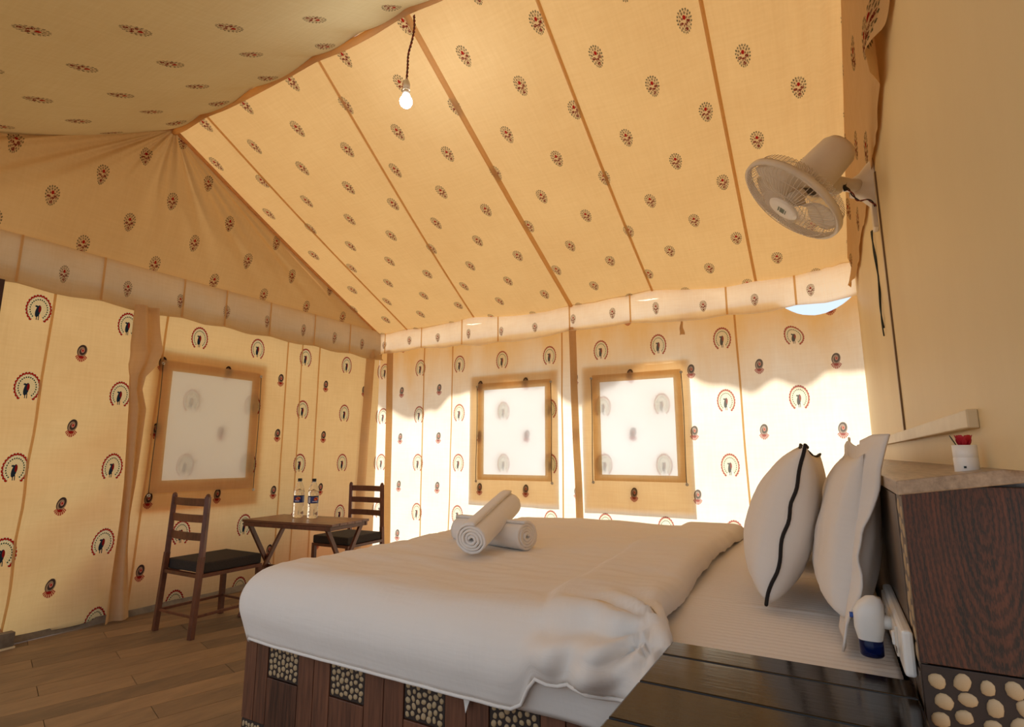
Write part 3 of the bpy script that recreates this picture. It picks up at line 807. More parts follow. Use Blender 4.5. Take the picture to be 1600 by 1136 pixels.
# duvet: wrapped over the bed edges
IX0, IX1, IY0, IY1, DT = -1.915, -0.40, 1.490, 3.56, 0.752
def duvet_head(y):     # right edge of the duvet as it crosses the bed
    return 0.075 * max(0, min(1, (1.62 - y) / 0.25)) - 0.445 + 0.035 * math.sin(y * 1.6 + 0.4) - 0.02 * (y - 1.5) / 2 + 0.012 * N(y, 0, 4, 3)
def prof_drop(t, r):
    """plump edge: rolls out, down and back under"""
    f = t / r
    if f > 1.9:
        d = t - 1.9 * r; return r * math.sin(1.9) + d * math.cos(1.9), r * (1 - math.cos(1.9)) + d * math.sin(1.9)
    return r * math.sin(f), r * (1 - math.cos(f))
def duvet_pt(a, b, off=0.0, extra=0.0, flare=True):
    """a: 0 foot hem .. 1 head edge; b: 0 near hem .. 1 far hem (flat cloth coordinates)"""
    LH = 0.295; r = 0.118
    y_flat = IY0 - LH + (IY1 - IY0 + 2 * LH) * b
    hx = duvet_head(y_flat)
    x_flat = IX0 - LH + (hx - IX0 + LH) * a
    qx, qy = max(x_flat, IX0), min(max(y_flat, IY0), IY1)
    ex, ey = x_flat - qx, y_flat - qy
    L = math.hypot(ex, ey)
    puff = 0.016 * N(x_flat, y_flat, 1.0, 1.3) + 0.013 * N(x_flat * 0.45, y_flat, 3.0, 6) + 0.010 * (0.5 - abs(N(x_flat * 0.4 + y_flat * 0.3, y_flat * 1.2, 6.0, 9))) + 0.003 * N(x_flat * 0.5, y_flat * 1.6, 6.0, 20)
    cdx, cdy = x_flat + 0.40, y_flat - 1.45; cd = math.hypot(cdx, cdy)
    rip = 0.022 * math.exp(-(cd / 0.26) ** 2) * min(1, cd / 0.10) * math.sin(math.atan2(cdy, -cdx) * 11 + 1.5 * N(cdx, cdy, 1, 6))
    puff += rip
    dome = 0.018 * min(1, (x_flat - IX0 + LH) / 0.4)
    # thick rolled head edge
    dh = hx - x_flat
    roll = 0.0
    if dh < 0.06: roll = -0.055 * (1 - math.sqrt(max(0, 1 - (1 - dh / 0.06) ** 2)))
    band = max(0, min(1, (0.36 - dh) / 0.05)); band = band * band * (3 - 2 * band)
    roll += 0.022 * band
    if L < 1e-6:
        return Vector((qx, qy, DT + dome + puff + roll - off))
    rr = r
    h, dz = prof_drop(L, rr)
    nx, ny = ex / L, ey / L
    h -= off
    h += rip * min(1, L / 0.05)
    h += 0.010 * N(x_flat * 1.5, y_flat * 1.5, 5.0, 2.0) * min(1, L / 0.1) + 0.006 * N(qx * 1.0 + qy, L * 0.4, 2.0, 11.0) * min(1, L / 0.15)
    z = DT - dz + dome * max(0, 1 - L / 0.12) + puff * max(0, 1 - L / 0.2) + roll * max(0, 1 - L / 0.1)
    if flare and ny < 0:
        # gathers fanning out from the head-side corner
        g = math.exp(-((qx + 0.50) / 0.20) ** 2)
        h += 0.030 * g * math.sin(qx * 46 + L * 10) * min(1, L / 0.12)
        # hem lifted where the cover gapes open
        sl = max(0, min(1, (qx + 0.80) / 0.10)) * max(0, min(1, (-0.33 - qx) / 0.14)); k = sl * sl * (3 - 2 * sl) * min(1, max(0, (L - 0.08) / 0.2))
        z += (0.105 + 0.012 * math.sin(qx * 40)) * k; h += 0.030 * k + 0.018 * band * min(1, L / 0.1)
    cf = math.exp(-((x_flat - IX0 + 0.1) / 0.2) ** 2 - ((y_flat - IY0 + 0.1) / 0.25) ** 2)
    z += 0.02 * cf * min(1, L / 0.2)
    zmin = 0.513
    if z < zmin: z = zmin + 0.0
    return Vector((qx + nx * h, qy + ny * h, z))
dv = MB().grid(lambda a, b: duvet_pt(a, b), 130, 170, lambda a, b: (a * 2, b * 2.6)).build('duvet', M_LINEN, smooth=True, solid=0.010)
tag(dv, 'plump white duvet spread over the bed and hanging over its edges', 'duvet')
MB().grid(lambda u, v: duvet_pt(0.50 + 0.49 * u, 0.0 + 0.115 * v, 0.022, flare=False) + Vector((0, 0, -0.012 * (1 - v))), 50, 20, lambda u, v: (u, v * .3)).build('inner_cover', M_LINEN, dv, smooth=True, solid=0.004)
hem = [duvet_pt(a / 60, 0.0) + Vector((0, -0.004, -0.004)) for a in range(9, 60)]
MB().tube(hem, 0.0055, 8).build('hem_edge', M_LINEN, dv, smooth=True)
tri = MB(); tri.face([(-0.985, 1.425, 0.54), (-0.945, 1.425, 0.54), (-0.972, 1.427, 0.47)])
tri.build('loose_corner', M_LINEN, dv, solid=0.004)

# ------------------------------------------------------------------ headboard ledge
HX, HY0, HY1 = 0.110, 1.335, 4.90
hb = empty('headboard')
tag(hb, 'dark wood tiled headboard block with pebble band at its end', 'headboard')
MB().box(((HX + 0.008 + 0.42) / 2, (HY0 + HY1) / 2 + 0.008, 0.565), (0.42 - HX - 0.008, HY1 - HY0 - 0.016, 1.13)).build('core', M_DARKBED, hb)
cap = MB()
for (p) in ([(HX - .006, HY0 - .008, 1.150), (0.44, HY0 - .008, 1.200), (0.44, HY1, 1.200), (HX - .006, HY1, 1.150)],):
    top = p; bot = [(x, y, z - 0.028) for x, y, z in p]
    cap.face(top)
    cap.face(bot[::-1])
    for i in range(4):
        j = (i + 1) % 4; cap.face([bot[i], bot[j], top[j], top[i]])
cap.build('cap', M_CAP, hb, merge=True, bevel=0.003)
for j in range(8):
    y0, y1 = HY0 + 0.11 + (HY1 - HY0 - 0.11) * j / 8, HY0 + 0.11 + (HY1 - HY0 - 0.11) * (j + 1) / 8
    o = MB().box((0, 0, 0), (0.014, y1 - y0 - 0.003, 1.115)).build('wood_tile', M_GREYWOOD, hb, bevel=0.0015); o.location = (HX + 0.006, (y0 + y1) / 2, 0.56)
o = MB().box((0, 0, 0), (0.014, 0.10, 0.80)).build('wood_tile', M_GREYWOOD, hb, bevel=0.0015); o.location = (HX + 0.006, HY0 + 0.055, 0.40)
o = MB().box((0, 0, 0), (0.012, 0.104, 0.315)).build('pebble_tile', M_GREYWOOD, hb, bevel=0.0015); o.location = (HX + 0.007, HY0 + 0.055, 0.962)
RX = Matrix.Rotation(R(-90), 4, 'Y') @ Matrix.Rotation(R(-90), 4, 'Z')
pebbles(o, -0.045, 0.045, -0.15, 0.15, 2, 8, lambda u, z: Vector((-0.0055, u, z)), RX, 5, 0.15)
o = MB().box((0, 0, 0), (0.308, 0.014, 0.322)).build('wood_tile', M_ENDWOOD, hb, bevel=0.0015); o.location = ((HX + 0.42) / 2, HY0 + 0.002, 0.981); tag(o, 'wood tile with a large dark knot')
o = MB().box((0, 0, 0), (0.308, 0.012, 0.30)).build('pebble_tile', M_DARKBED, hb, bevel=0.0015); o.location = ((HX + 0.42) / 2, HY0 + 0.003, 0.667)
pebbles(o, -0.148, 0.148, -0.145, 0.145, 8, 9, lambda u, z: Vector((u, -0.0058, z)), RY, 23)
o = MB().box((0, 0, 0), (0.308, 0.014, 0.512)).build('wood_tile', M_TILEWOOD, hb, bevel=0.0015); o.location = ((HX + 0.42) / 2, HY0 + 0.002, 0.258)

# ------------------------------------------------------------------ side shelf beside the bed
SX0, SX1, SY1, SZ = -0.375, 0.105, 1.440, 0.752
st = empty('bedside_table')
tag(st, 'glossy black bedside table of grooved boards in front of headboard', 'bedside table')
MB().box(((SX0 + SX1) / 2, 1.06, SZ / 2 - 0.012), (SX1 - SX0 - 0.01, 0.74, SZ - 0.024)).build('body', M_TILEWOOD, st, bevel=0.003)
gy = [1.442, 1.340, 1.165, 0.985, 0.805, 0.680]
for i in range(5):
    o = MB().box((0, 0, 0), (SX1 - SX0, gy[i] - gy[i + 1] - 0.005, 0.022)).build('board', M_BLACKWOOD, st, bevel=0.004)
    o.location = ((SX0 + SX1) / 2, (gy[i] + gy[i + 1]) / 2, SZ - 0.011)

# ------------------------------------------------------------------ pillows
def pillow_mb(w, h, t, seed, flange=0.0, pinch=0.12, asym=0.0, pw=0.42, pb=0.40):
    """pillow lying in local x (width) - z (height), thickness along y"""
    def f(side):
        def g(u, v):
            a, b = 2 * u - 1, 2 * v - 1
            ea, eb = 1 - a * a, 1 - b * b
            k = max(0, ea) ** 0.42 * max(0, eb) ** (pw if b > 0 else pb) * (1 - 0.15 * b * (pw > 0.5))
            x = a * w / 2 * (1 - pinch * (1 - b * b) * a * a * 0 + pinch * (b * b) * 0.0) * (1 - pinch * (1 - abs(b) ** 2) * abs(a) ** 3 * 0.6)
            z = b * h / 2 * (1 - pinch * (1 - abs(a) ** 2) * abs(b) ** 3 * 0.6)
            wr = 0.010 * N(x, z, seed + side, 7) * k + 0.006 * N(x * 3, z, seed + side * 2, 9) * k
            return (x, side * (t / 2) * k * (1 + asym * side) + wr, z)
        return g
    mb = MB()
    mb.grid(f(1), 30, 30, lambda u, v: (u * w, v * h), flip=True)
    mb.grid(f(-1), 30, 30, lambda u, v: (u * w, v * h))
    return mb
def edge_pts(w, h, pinch, seed, n=30, wob=0.006):
    P = []
    for s in range(4):
        for i in range(n):
            c = -1 + 2 * i / n
            a, b = ((c, -1), (1, c), (-c, 1), (-1, -c))[s]
            x = a * w / 2 * (1 - pinch * (1 - abs(b) ** 2) * abs(a) ** 3 * 0.6); z = b * h / 2 * (1 - pinch * (1 - abs(a) ** 2) * abs(b) ** 3 * 0.6)
            P.append((x, wob * N(x, z, seed, 16) * 1.6, z))
    P.append(P[0]); return P
def place_pillow(o, bottom, top, yc, roll=0.0):
    """stand the pillow on edge: width along world Y, its height axis from bottom to top (in X-Z)"""
    b, t = Vector((bottom[0], yc, bottom[1])), Vector((top[0], yc, top[1]))
    z = (t - b).normalized(); x = Vector((0, 1, 0)); x = (x - z * x.dot(z)).normalized(); y = z.cross(x)
    M = Matrix((x, y, z)).transposed().to_4x4(); M = M @ Matrix.Rotation(roll, 4, 'Z')
    o.matrix_world = Matrix.Translation((b + t) / 2) @ M
PG = 'pillows at the head of the bed'
def piped(label, yc, seed, bottom, top, roll=0.0):
    root = empty('pillow'); tag(root, label, 'pillow', PG)
    pillow_mb(0.60, 0.50, 0.215, seed, asym=0.06, pw=0.62).build('cover', M_PILLOW, root, smooth=True, merge=True)
    MB().tube(edge_pts(0.60, 0.50, 0.12, seed), 0.0055, 8, caps=False).build('piping', M_PIPING, root, smooth=True)
    place_pillow(root, bottom, top, yc, roll)
    return root
piped('plump white pillow edged in black piping, nearer of the two piped ones', 2.215, 1.0, (-0.228, 0.758), (-0.085, 1.235), R(4))
piped('white pillow with black piping, mostly hidden behind the nearer piped pillow', 2.93, 5.0, (-0.215, 0.758), (-0.075, 1.190), R(-3))
def oxford(label, yc, seed, bottom, top, roll=0.0):
    root = empty('pillow'); tag(root, label, 'pillow', PG)
    pillow_mb(0.56, 0.42, 0.155, seed, pw=0.501, pb=0.24).build('cover', M_PILLOW, root, smooth=True, merge=True)
    W, H = 0.56, 0.42
    mb = MB()
    base = edge_pts(W, H, 0.12, seed, 30, 0.0)
    def f(u, v):
        i = u * (len(base) - 1); i0 = min(int(i), len(base) - 2); fr = i - i0
        p = Vector(base[i0]).lerp(Vector(base[i0 + 1]), fr)
        ex = 0.055
        ox = max(-1, min(1, p.x / (W / 2) * 1.02)); oz = max(-1, min(1, p.z / (H / 2) * 1.02))
        ox = math.copysign(abs(ox) ** 8, ox); oz = math.copysign(abs(oz) ** 8, oz)
        wav = 0.028 * N(p.x, p.z, seed + 9, 7) * v + 0.012 * N(p.x, p.z, seed, 18) * v
        if p.x < 0: wav += abs(ox) * v * (-0.026 + 0.034 * max(0, min(1, (-p.z - 0.08) / 0.10)))
        return (p.x * (1 - 0.04 * (1 - v)) + ox * ex * v, wav, p.z * (1 - 0.04 * (1 - v)) + oz * ex * v)
    mb.grid(f, 120, 5, lambda u, v: (u * 2, v * .05))
    mb.build('flange', M_PILLOW, root, smooth=True, solid=0.005)
    place_pillow(root, bottom, top, yc, roll)
    return root
oxford('white flanged pillow leaning on the headboard beside the bedside table', 1.950, 2.0, (-0.012, 0.797), (0.060, 1.200), R(2))
oxford('white flanged pillow leaning on the headboard, behind the other flanged one', 2.70, 7.0, (-0.012, 0.797), (0.056, 1.182), R(-4))

# ------------------------------------------------------------------ towels
def towel(label, a, b, r, seed):
    a, b = Vector(a), Vector(b); L = (b - a).length
    mb = MB(); turns = 4.3
    def f(u, v):
        th = u * turns * 2 * PI; rr = 0.010 + (r - 0.010) * u
        rr += 0.0025 * N(math.cos(th) * 2, math.sin(th) * 2 + v * 3, seed, 1.5)
        st = (0.010 * N(u * 7, 0.0, seed, 1.0)) * (1 if v > 0.5 else -1) * (abs(2 * v - 1) ** 6)
        return (rr * math.cos(th) * 1.04, rr * math.sin(th) * 0.96, (v - 0.5) * L + st)
    mb.grid(f, 170, 24, lambda u, v: (u * 2, v * L))
    o = mb.build('rolled_towel', M_TOWEL, smooth=True, solid=0.011)
    o.matrix_world = Matrix.Translation((a + b) / 2) @ (b - a).to_track_quat('Z', 'Y').to_matrix().to_4x4()
    tag(o, label, 'towel', 'rolled towels on the duvet')
    return o
towel('rolled white towel lying flat on the duvet under the other towel', (-1.68, 2.385, 0.832), (-1.245, 2.31, 0.832), 0.066, 1.0)
towel('rolled white towel propped diagonally across the lower towel', (-1.375, 2.04, 0.840), (-1.455, 2.50, 0.955), 0.070, 4.0)

# ------------------------------------------------------------------ chairs
def make_chair():
    root = empty('dining_chair')
    W, D, SH, H = 0.44, 0.47, 0.405, 0.925        # local: back at y = 0, facing +y
    t = 0.034
    for sx in (-1, 1):
        x = sx * (W / 2 - t / 2)
        MB().bar((x * 1.02, -0.03, 0), (x, 0.0, 0.52), t, t).bar((x, 0.0, 0.50), (x * 0.97, 0.012, H - 0.012), t * .9, t).build('back_leg', M_CHAIR, root, bevel=0.003)
        tp = MB().lathe([(0.0, 0.018), (0.010, 0.014), (0.016, 0.004), (0.017, -0.008)], 14, Matrix.Translation((x * 0.97, 0.012, H - 0.008))); tp.build('post_cap', M_CHAIR, root, smooth=True)
        MB().bar((x, D - 0.02, 0), (x, D - 0.02, SH), t, t).build('front_leg', M_CHAIR, root, bevel=0.003)
        MB().bar((x, 0.0, SH - 0.012), (x, D - 0.02, SH - 0.012), 0.036, 0.024).build('seat_rail', M_CHAIR, root, bevel=0.002)
        MB().bar((x, -0.02, 0.135), (x, D - 0.02, 0.135), 0.018, 0.018).build('stretcher', M_CHAIR, root, bevel=0.002)
    for y in (0.0, D - 0.02):
        MB().bar((-W / 2 + t / 2, y, SH - 0.012), (W / 2 - t / 2, y, SH - 0.012), 0.036, 0.024).build('seat_rail', M_CHAIR, root, bevel=0.002)
    MB().bar((-W / 2 + t / 2, -0.02, 0.135), (W / 2 - t / 2, -0.02, 0.135), 0.016, 0.016).build('stretcher', M_CHAIR, root, bevel=0.002)
    MB().bar((-W / 2 + t / 2, D - 0.02, 0.135), (W / 2 - t / 2, D - 0.02, 0.135), 0.016, 0.016).build('stretcher', M_CHAIR, root, bevel=0.002)
    for z in (0.875, 0.765, 0.645):
        def sl(u, v, s=1):
            x = (u - 0.5) * (W - 0.05); return (x, 0.012 - 0.022 * (1 - (2 * u - 1) ** 2) + s, z + (v - 0.5) * 0.052)
        mb = MB(); mb.grid(lambda u, v: sl(u, v, -0.007), 10, 1); mb.grid(lambda u, v: sl(u, v, 0.007), 10, 1, flip=True)
        mb.grid(lambda u, v: sl(u, 1, -0.007 + 0.014 * v), 10, 1); mb.grid(lambda u, v: sl(u, 0, -0.007 + 0.014 * v), 10, 1, flip=True)
        mb.build('back_slat', M_CHAIR, root, merge=True, bevel=0.002)
    MB().box((0, D / 2 + 0.005, SH + 0.036), (W - 0.02, D - 0.02, 0.070)).build('cushion', M_CUSHION, root, bevel=0.010)
    return root
chair = make_chair()
chair.location = (-3.965, 2.325, 0); chair.rotation_euler = (0, 0, R(1))
tag(chair, 'brown ladder-back chair standing nearer the camera with its back turned', 'chair', 'chairs at the folding table')
chair_b = copy_tree(chair)
chair_b.location = (-4.02, 4.12, 0); chair_b.rotation_euler = (0, 0, R(183))
tag(chair_b, 'brown ladder-back chair on far side of table in the tent corner', 'chair')

# ------------------------------------------------------------------ folding table
TZ = 0.705
tb = empty('folding_table', (-3.62, 3.06, 0), R(7))
tag(tb, 'brown wooden folding table with crossed legs between the two chairs', 'table')
TW, TD = 0.88, 0.43
for i in range(5):
    y = -TD / 2 + TD * (i + 0.5) / 5
    o = MB().box((0, y, TZ - 0.009), (TW, TD / 5 - 0.002, 0.018)).build('top_slat', M_TABLE, tb, bevel=0.002)
for y in (-TD / 2 + 0.012, TD / 2 - 0.012):
    MB().box((0, y, TZ - 0.034), (TW - 0.03, 0.022, 0.030)).build('apron', M_CHAIR, tb, bevel=0.002)
for x in (-TW / 2 + 0.03, TW / 2 - 0.03):
    MB().box((x, 0, TZ - 0.034), (0.022, TD - 0.05, 0.030)).build('apron', M_CHAIR, tb, bevel=0.002)
for sx in (-1, 1):
    x = sx * (TW / 2 - 0.06)
    for s, dx in ((1, 0.012), (-1, -0.012)):
        MB().bar((x + dx, s * (TD / 2 - 0.03), TZ - 0.03), (x + dx, -s * (TD / 2 + 0.02), 0.0), 0.020, 0.034, up=(0, 1, 0)).build('leg', M_CHAIR, tb, bevel=0.002)
    MB().tube([(x - 0.03, 0, 0.345), (x + 0.03, 0, 0.345)], 0.006, 8).build('pivot_bolt', M_METAL, tb, smooth=True)
MB().bar((-TW / 2 + 0.06, 0.0, 0.33), (TW / 2 - 0.06, 0.0, 0.33), 0.022, 0.022).build('stretcher', M_CHAIR, tb, bevel=0.002)

# ------------------------------------------------------------------ bottles
def make_bottle():
    root = empty('water_bottle')
    prof = [(0.0, 0.006), (0.026, 0.0), (0.038, 0.004), (0.040, 0.02), (0.040, 0.040), (0.0375, 0.048), (0.040, 0.056), (0.0375, 0.066), (0.040, 0.076), (0.0375, 0.087), (0.040, 0.098),
            (0.040, 0.172), (0.0385, 0.178), (0.040, 0.183), (0.040, 0.205), (0.037, 0.225), (0.030, 0.248), (0.020, 0.268), (0.0145, 0.276), (0.0145, 0.292), (0.0, 0.292)]
    MB().lathe(prof, 28).build('bottle', M_PET, root, smooth=True)
    MB().lathe([(r * 0.93, max(0.009, z)) for r, z in prof[:15]] + [(0.0, 0.2245)], 28).build('water', M_WATER, root, smooth=True)
    MB().lathe([(0.0, 0.308), (0.015, 0.308), (0.0165, 0.305), (0.0165, 0.290), (0.0155, 0.288)], 20).build('cap', M_BLACK, root, smooth=False)
    MB().lathe([(0.0155, 0.285), (0.019, 0.284), (0.019, 0.281), (0.0155, 0.280)], 20).build('neck_ring', M_WHITE, root, smooth=True)
    lb = MB().grid(lambda u, v: (0.0408 * math.cos(2 * PI * u), 0.0408 * math.sin(2 * PI * u), 0.118 + 0.052 * v), 36, 2).build('label', M_LABEL, root, smooth=True)
    def patch(a0, a1, z0, z1, m, nm, r=0.0414):
        MB().grid(lambda u, v: (r * math.cos(a0 + (a1 - a0) * u), r * math.sin(a0 + (a1 - a0) * u), z0 + (z1 - z0) * v), 10, 2).build(nm, m, lb, smooth=True)
    def oval(a, z, ra, rz, m, nm, r):
        mb = MB(); n = 16
        mb.face([(r * math.cos(a + ra * math.cos(q)), r * math.sin(a + ra * math.cos(q)), z + rz * math.sin(q)) for q in [2 * PI * k / n for k in range(n)]])
        mb.build(nm, m, lb)
    c = R(-62)
    oval(c + 0.25, 0.153, 0.42, 0.012, M_LABELORANGE, 'logo_flare', 0.0432)
    oval(c + 0.15, 0.148, 0.40, 0.010, M_LABELRED, 'logo_oval', 0.0440)
    patch(c - 0.45, c + 0.45, 0.129, 0.135, M_LABELWHITE, 'text_line')
    patch(c - 1.35, c - 0.85, 0.122, 0.166, M_LABELWHITE, 'white_panel')
    patch(c - 1.5, c + 1.5, 0.1175, 0.120, M_BLACK, 'border_line')
    return root
b1 = make_bottle(); b1.location = (-3.765, 3.10, TZ); b1.rotation_euler = (0, 0, R(0))
tag(b1, 'clear water bottle on the folding table with its red oval facing front', 'bottle', 'water bottles on the table')
b2 = copy_tree(b1); b2.location = (-3.615, 3.115, TZ); b2.rotation_euler = (0, 0, R(38))
tag(b2, 'clear water bottle on the folding table with white label panel turned forward', 'bottle')

# ------------------------------------------------------------------ hanging bulb
lb = empty('hanging_bulb', (-1.97, 2.2, 3.22))
tag(lb, 'lit white bulb hanging on a twisted red cord from the ridge', 'bulb')
MB().lathe([(0.0, -0.040)] + [(0.036 * math.sin(R(a)), -0.004 - 0.036 * math.cos(R(a))) for a in range(15, 125, 12)] + [(0.024, 0.024), (0.020, 0.036)], 24).build('globe', M_BULB, lb, smooth=True)
MB().lathe([(0.021, 0.034), (0.022, 0.060), (0.0175, 0.066), (0.0175, 0.072)], 20).build('bulb_collar', M_WHITE, lb, smooth=True)
MB().lathe([(0.019, 0.070), (0.020, 0.110), (0.012, 0.135), (0.006, 0.140)], 20).build('holder', M_PLASTIC, lb, smooth=True)
path = [Vector((0.0, 0, 0.138)), Vector((0.004, 0, 0.22)), Vector((0.006, 0, 0.30)), Vector((0.03, 0, 0.38)), Vector((0.045, 0, 0.46)), Vector((0.040, 0, 0.545))]
def twist(path, r, ph, turns, seg=60, amp=0.004):
    P = []
    for i in range(seg + 1):
        t = i / seg * (len(path) - 1); k = min(int(t), len(path) - 2); f = t - k
        p0, p1, p2, p3 = path[max(k - 1, 0)], path[k], path[k + 1], path[min(k + 2, len(path) - 1)]
        p = 0.5 * ((2 * p1) + (p2 - p0) * f + (2 * p0 - 5 * p1 + 4 * p2 - p3) * f * f + (3 * p1 - p0 - 3 * p2 + p3) * f ** 3)
        q = ph + turns * 2 * PI * i / seg
        P.append(p + Vector((math.cos(q), math.sin(q), 0)) * amp)
    return P
MB().tube(twist(path, 0, 0, 9), 0.0038, 6).build('cord', M_REDWIRE, lb, smooth=True)
MB().tube(twist(path, 0, PI, 9), 0.0038, 6).build('cord', M_BROWNWIRE, lb, smooth=True)

# ------------------------------------------------------------------ wall fan
fn = Vector((-0.686, -0.141, -0.714)).normalized(); fc = Vector((-0.0625, 2.60, 2.316))
fan = empty('wall_fan', fc)
tag(fan, 'white wall-mounted fan tilted downward at the top of the cream wall', 'fan')
FM = fn.to_track_quat('Z', 'Y').to_matrix().to_4x4()      # local +z is the blowing side
RC = 0.233
rim = [(RC * math.cos(q), RC * math.sin(q), 0.0) for q in [2 * PI * k / 64 for k in range(65)]]
def tz(pts): return [FM @ Vector(p) for p in pts]
mb = MB().lathe([(RC - 0.008, -0.014), (RC + 0.006, -0.014), (RC + 0.008, 0.0), (RC + 0.006, 0.014), (RC - 0.008, 0.014), (RC - 0.008, -0.014)], 64, FM)
mb.build('cage_rim', M_PLASTIC, fan, smooth=True)
gr = MB()
for k in range(72):
    q = 2 * PI * k / 72; c, s = math.cos(q), math.sin(q)
    gr.tube(tz([(r * c, r * s, z) for r, z in ((0.072, 0.052), (0.15, 0.046), (0.215, 0.028), (RC - 0.004, 0.008))]), 0.0014, 4, False)
for rad, z in ((0.11, 0.051), (0.19, 0.038)):
    gr.tube(tz([(rad * math.cos(q), rad * math.sin(q), z) for q in [2 * PI * k / 48 for k in range(49)]]), 0.0014, 4, False)
tag(gr.build('front_grille', M_GRILLE, fan, smooth=True), kind='stuff')
gr = MB()
for k in range(72):
    q = 2 * PI * (k + 0.5) / 72; c, s = math.cos(q), math.sin(q)
    gr.tube(tz([(r * c, r * s, z) for r, z in ((0.06, -0.085), (0.14, -0.082), (0.215, -0.055), (RC - 0.004, -0.008))]), 0.0014, 4, False)
gr.tube(tz([(0.15 * math.cos(q), 0.15 * math.sin(q), -0.081) for q in [2 * PI * k / 48 for k in range(49)]]), 0.0014, 4, False)
tag(gr.build('rear_grille', M_GRILLE, fan, smooth=True), kind='stuff')
MB().lathe([(0.0, 0.060), (0.055, 0.059), (0.070, 0.055), (0.074, 0.048), (0.070, 0.044)], 32, FM).build('badge', M_WHITE, fan, smooth=True)
lg = MB()
for (x, y, w, h) in ((-0.018, 0.0, 0.010, 0.022), (-0.004, 0.0, 0.010, 0.022), (0.010, 0.0, 0.010, 0.022), (-0.004, 0.018, 0.034, 0.006), (-0.004, -0.017, 0.034, 0.004)):
    lg.box(FM @ Vector((x, y, 0.0608)), (w, h, 0.001), FM.to_3x3())
lg.build('badge_logo', pbr('badge_green_grey', lin(96, 112, 96), 0.5), fan)
for k in range(3):
    A = FM @ Matrix.Rotation(2 * PI * k / 3 + 0.5, 4, 'Z')
    def bl(u, v):
        r = 0.035 + 0.180 * u; wdt = R(48) * (0.55 + 0.75 * math.sin(PI * min(1, u * 0.8)) ) * (v - 0.5) * 1.6
        return A @ Vector((r * math.cos(wdt), r * math.sin(wdt), -0.012 + 0.050 * (v - 0.5) * (1 - 0.3 * u)))
    MB().grid(bl, 12, 10).build('blade', M_PLASTIC, fan, smooth=True, solid=0.004)
MB().lathe([(0.0, 0.020), (0.030, 0.018), (0.040, 0.0), (0.040, -0.05)], 24, FM).build('hub', M_PLASTIC, fan, smooth=True)
MB().lathe([(0.060, -0.080), (0.086, -0.092), (0.090, -0.12), (0.086, -0.21), (0.080, -0.28), (0.066, -0.305), (0.0, -0.312)], 32, FM).build('motor_housing', M_PLASTIC, fan, smooth=True)
def wl(x, y, z): return Vector((x, y, z)) - fc
nk = [FM @ Vector((0.0, 0.0, -0.14)), wl(0.10, 2.74, 2.42), wl(0.17, 2.80, 2.415), wl(0.22, 2.85, 2.42)]
MB().tube(nk, [0.040, 0.034, 0.030, 0.034], 14).build('neck', M_PLASTIC, fan, smooth=True)
MB().tube([wl(0.10, 2.74, 2.37), wl(0.10, 2.74, 2.455)], 0.038, 16).build('tilt_joint', M_PLASTIC, fan, smooth=True)
br = MB()
def bk(u, v):
    q = 2 * PI * u
    hw, hh, x = ((0.036, 0.036, 0.17), (0.045, 0.055, 0.21), (0.062, 0.095, 0.245), (0.068, 0.115, 0.268))[round(v * 3)]
    cx, sx = math.cos(q), math.sin(q)
    return wl(x, 2.855 + hw * math.copysign(abs(cx) ** 0.6, cx), 2.42 + hh * math.copysign(abs(sx) ** 0.6, sx))
br.grid(bk, 32, 3, us=[i / 32 for i in range(33)], vs=[0, 1 / 3, 2 / 3, 1]).build('wall_bracket', M_PLASTIC, fan, smooth=True)
MB().box(wl(0.258, 2.86, 2.27), (0.022, 0.075, 0.13)).build('wall_plate', M_PLASTIC, fan, bevel=0.006)
MB().tube(twist([wl(0.15, 2.76, 2.40), wl(0.17, 2.77, 2.37), wl(0.195, 2.775, 2.325), wl(0.235, 2.79, 2.325), wl(0.262, 2.82, 2.30)], 0, 0, 3, 50, 0.0035), 0.0026, 6).build('wire', M_REDWIRE, fan, smooth=True)
MB().tube(twist([wl(0.15, 2.76, 2.40), wl(0.17, 2.77, 2.37), wl(0.195, 2.775, 2.325), wl(0.235, 2.79, 2.325), wl(0.262, 2.82, 2.30)], 0, PI, 3, 50, 0.0035), 0.0026, 6).build('wire', M_BLACK, fan, smooth=True)
MB().tube([wl(0.125, 2.745, 2.425), wl(0.140, 2.75, 2.405), wl(0.158, 2.76, 2.378)], [0.009, 0.007, 0.008], 8).build('tape_joint', M_BLACK, fan, smooth=True)
MB().tube([wl(0.155, 2.755, 2.41), wl(0.146, 2.755, 2.392), wl(0.15, 2.757, 2.375)], 0.006, 8).build('tape_joint', M_BLACK, fan, smooth=True)

# loose wires down the wall
for k, (dy, zb2) in enumerate(((0.0, 1.76), (0.012, 1.80))):
    P = [Vector((XR - 0.006 - 0.004 * math.sin(t * 9 + k), 3.13 - 0.02 * t + dy * math.cos(t * 14), 2.30 + (zb2 - 2.30) * t)) for t in [i / 24 for i in range(25)]]
    if k == 0:
        wire = empty('loose_wire', (XR - 0.006, 3.13, 1.78)); tag(wire, 'pair of thin dark wires dangling down the cream wall under the fan', 'wire')
    MB().tube([p - wire.location for p in P], 0.0035, 6).build('strand', M_DARKWIRE, wire, smooth=True)

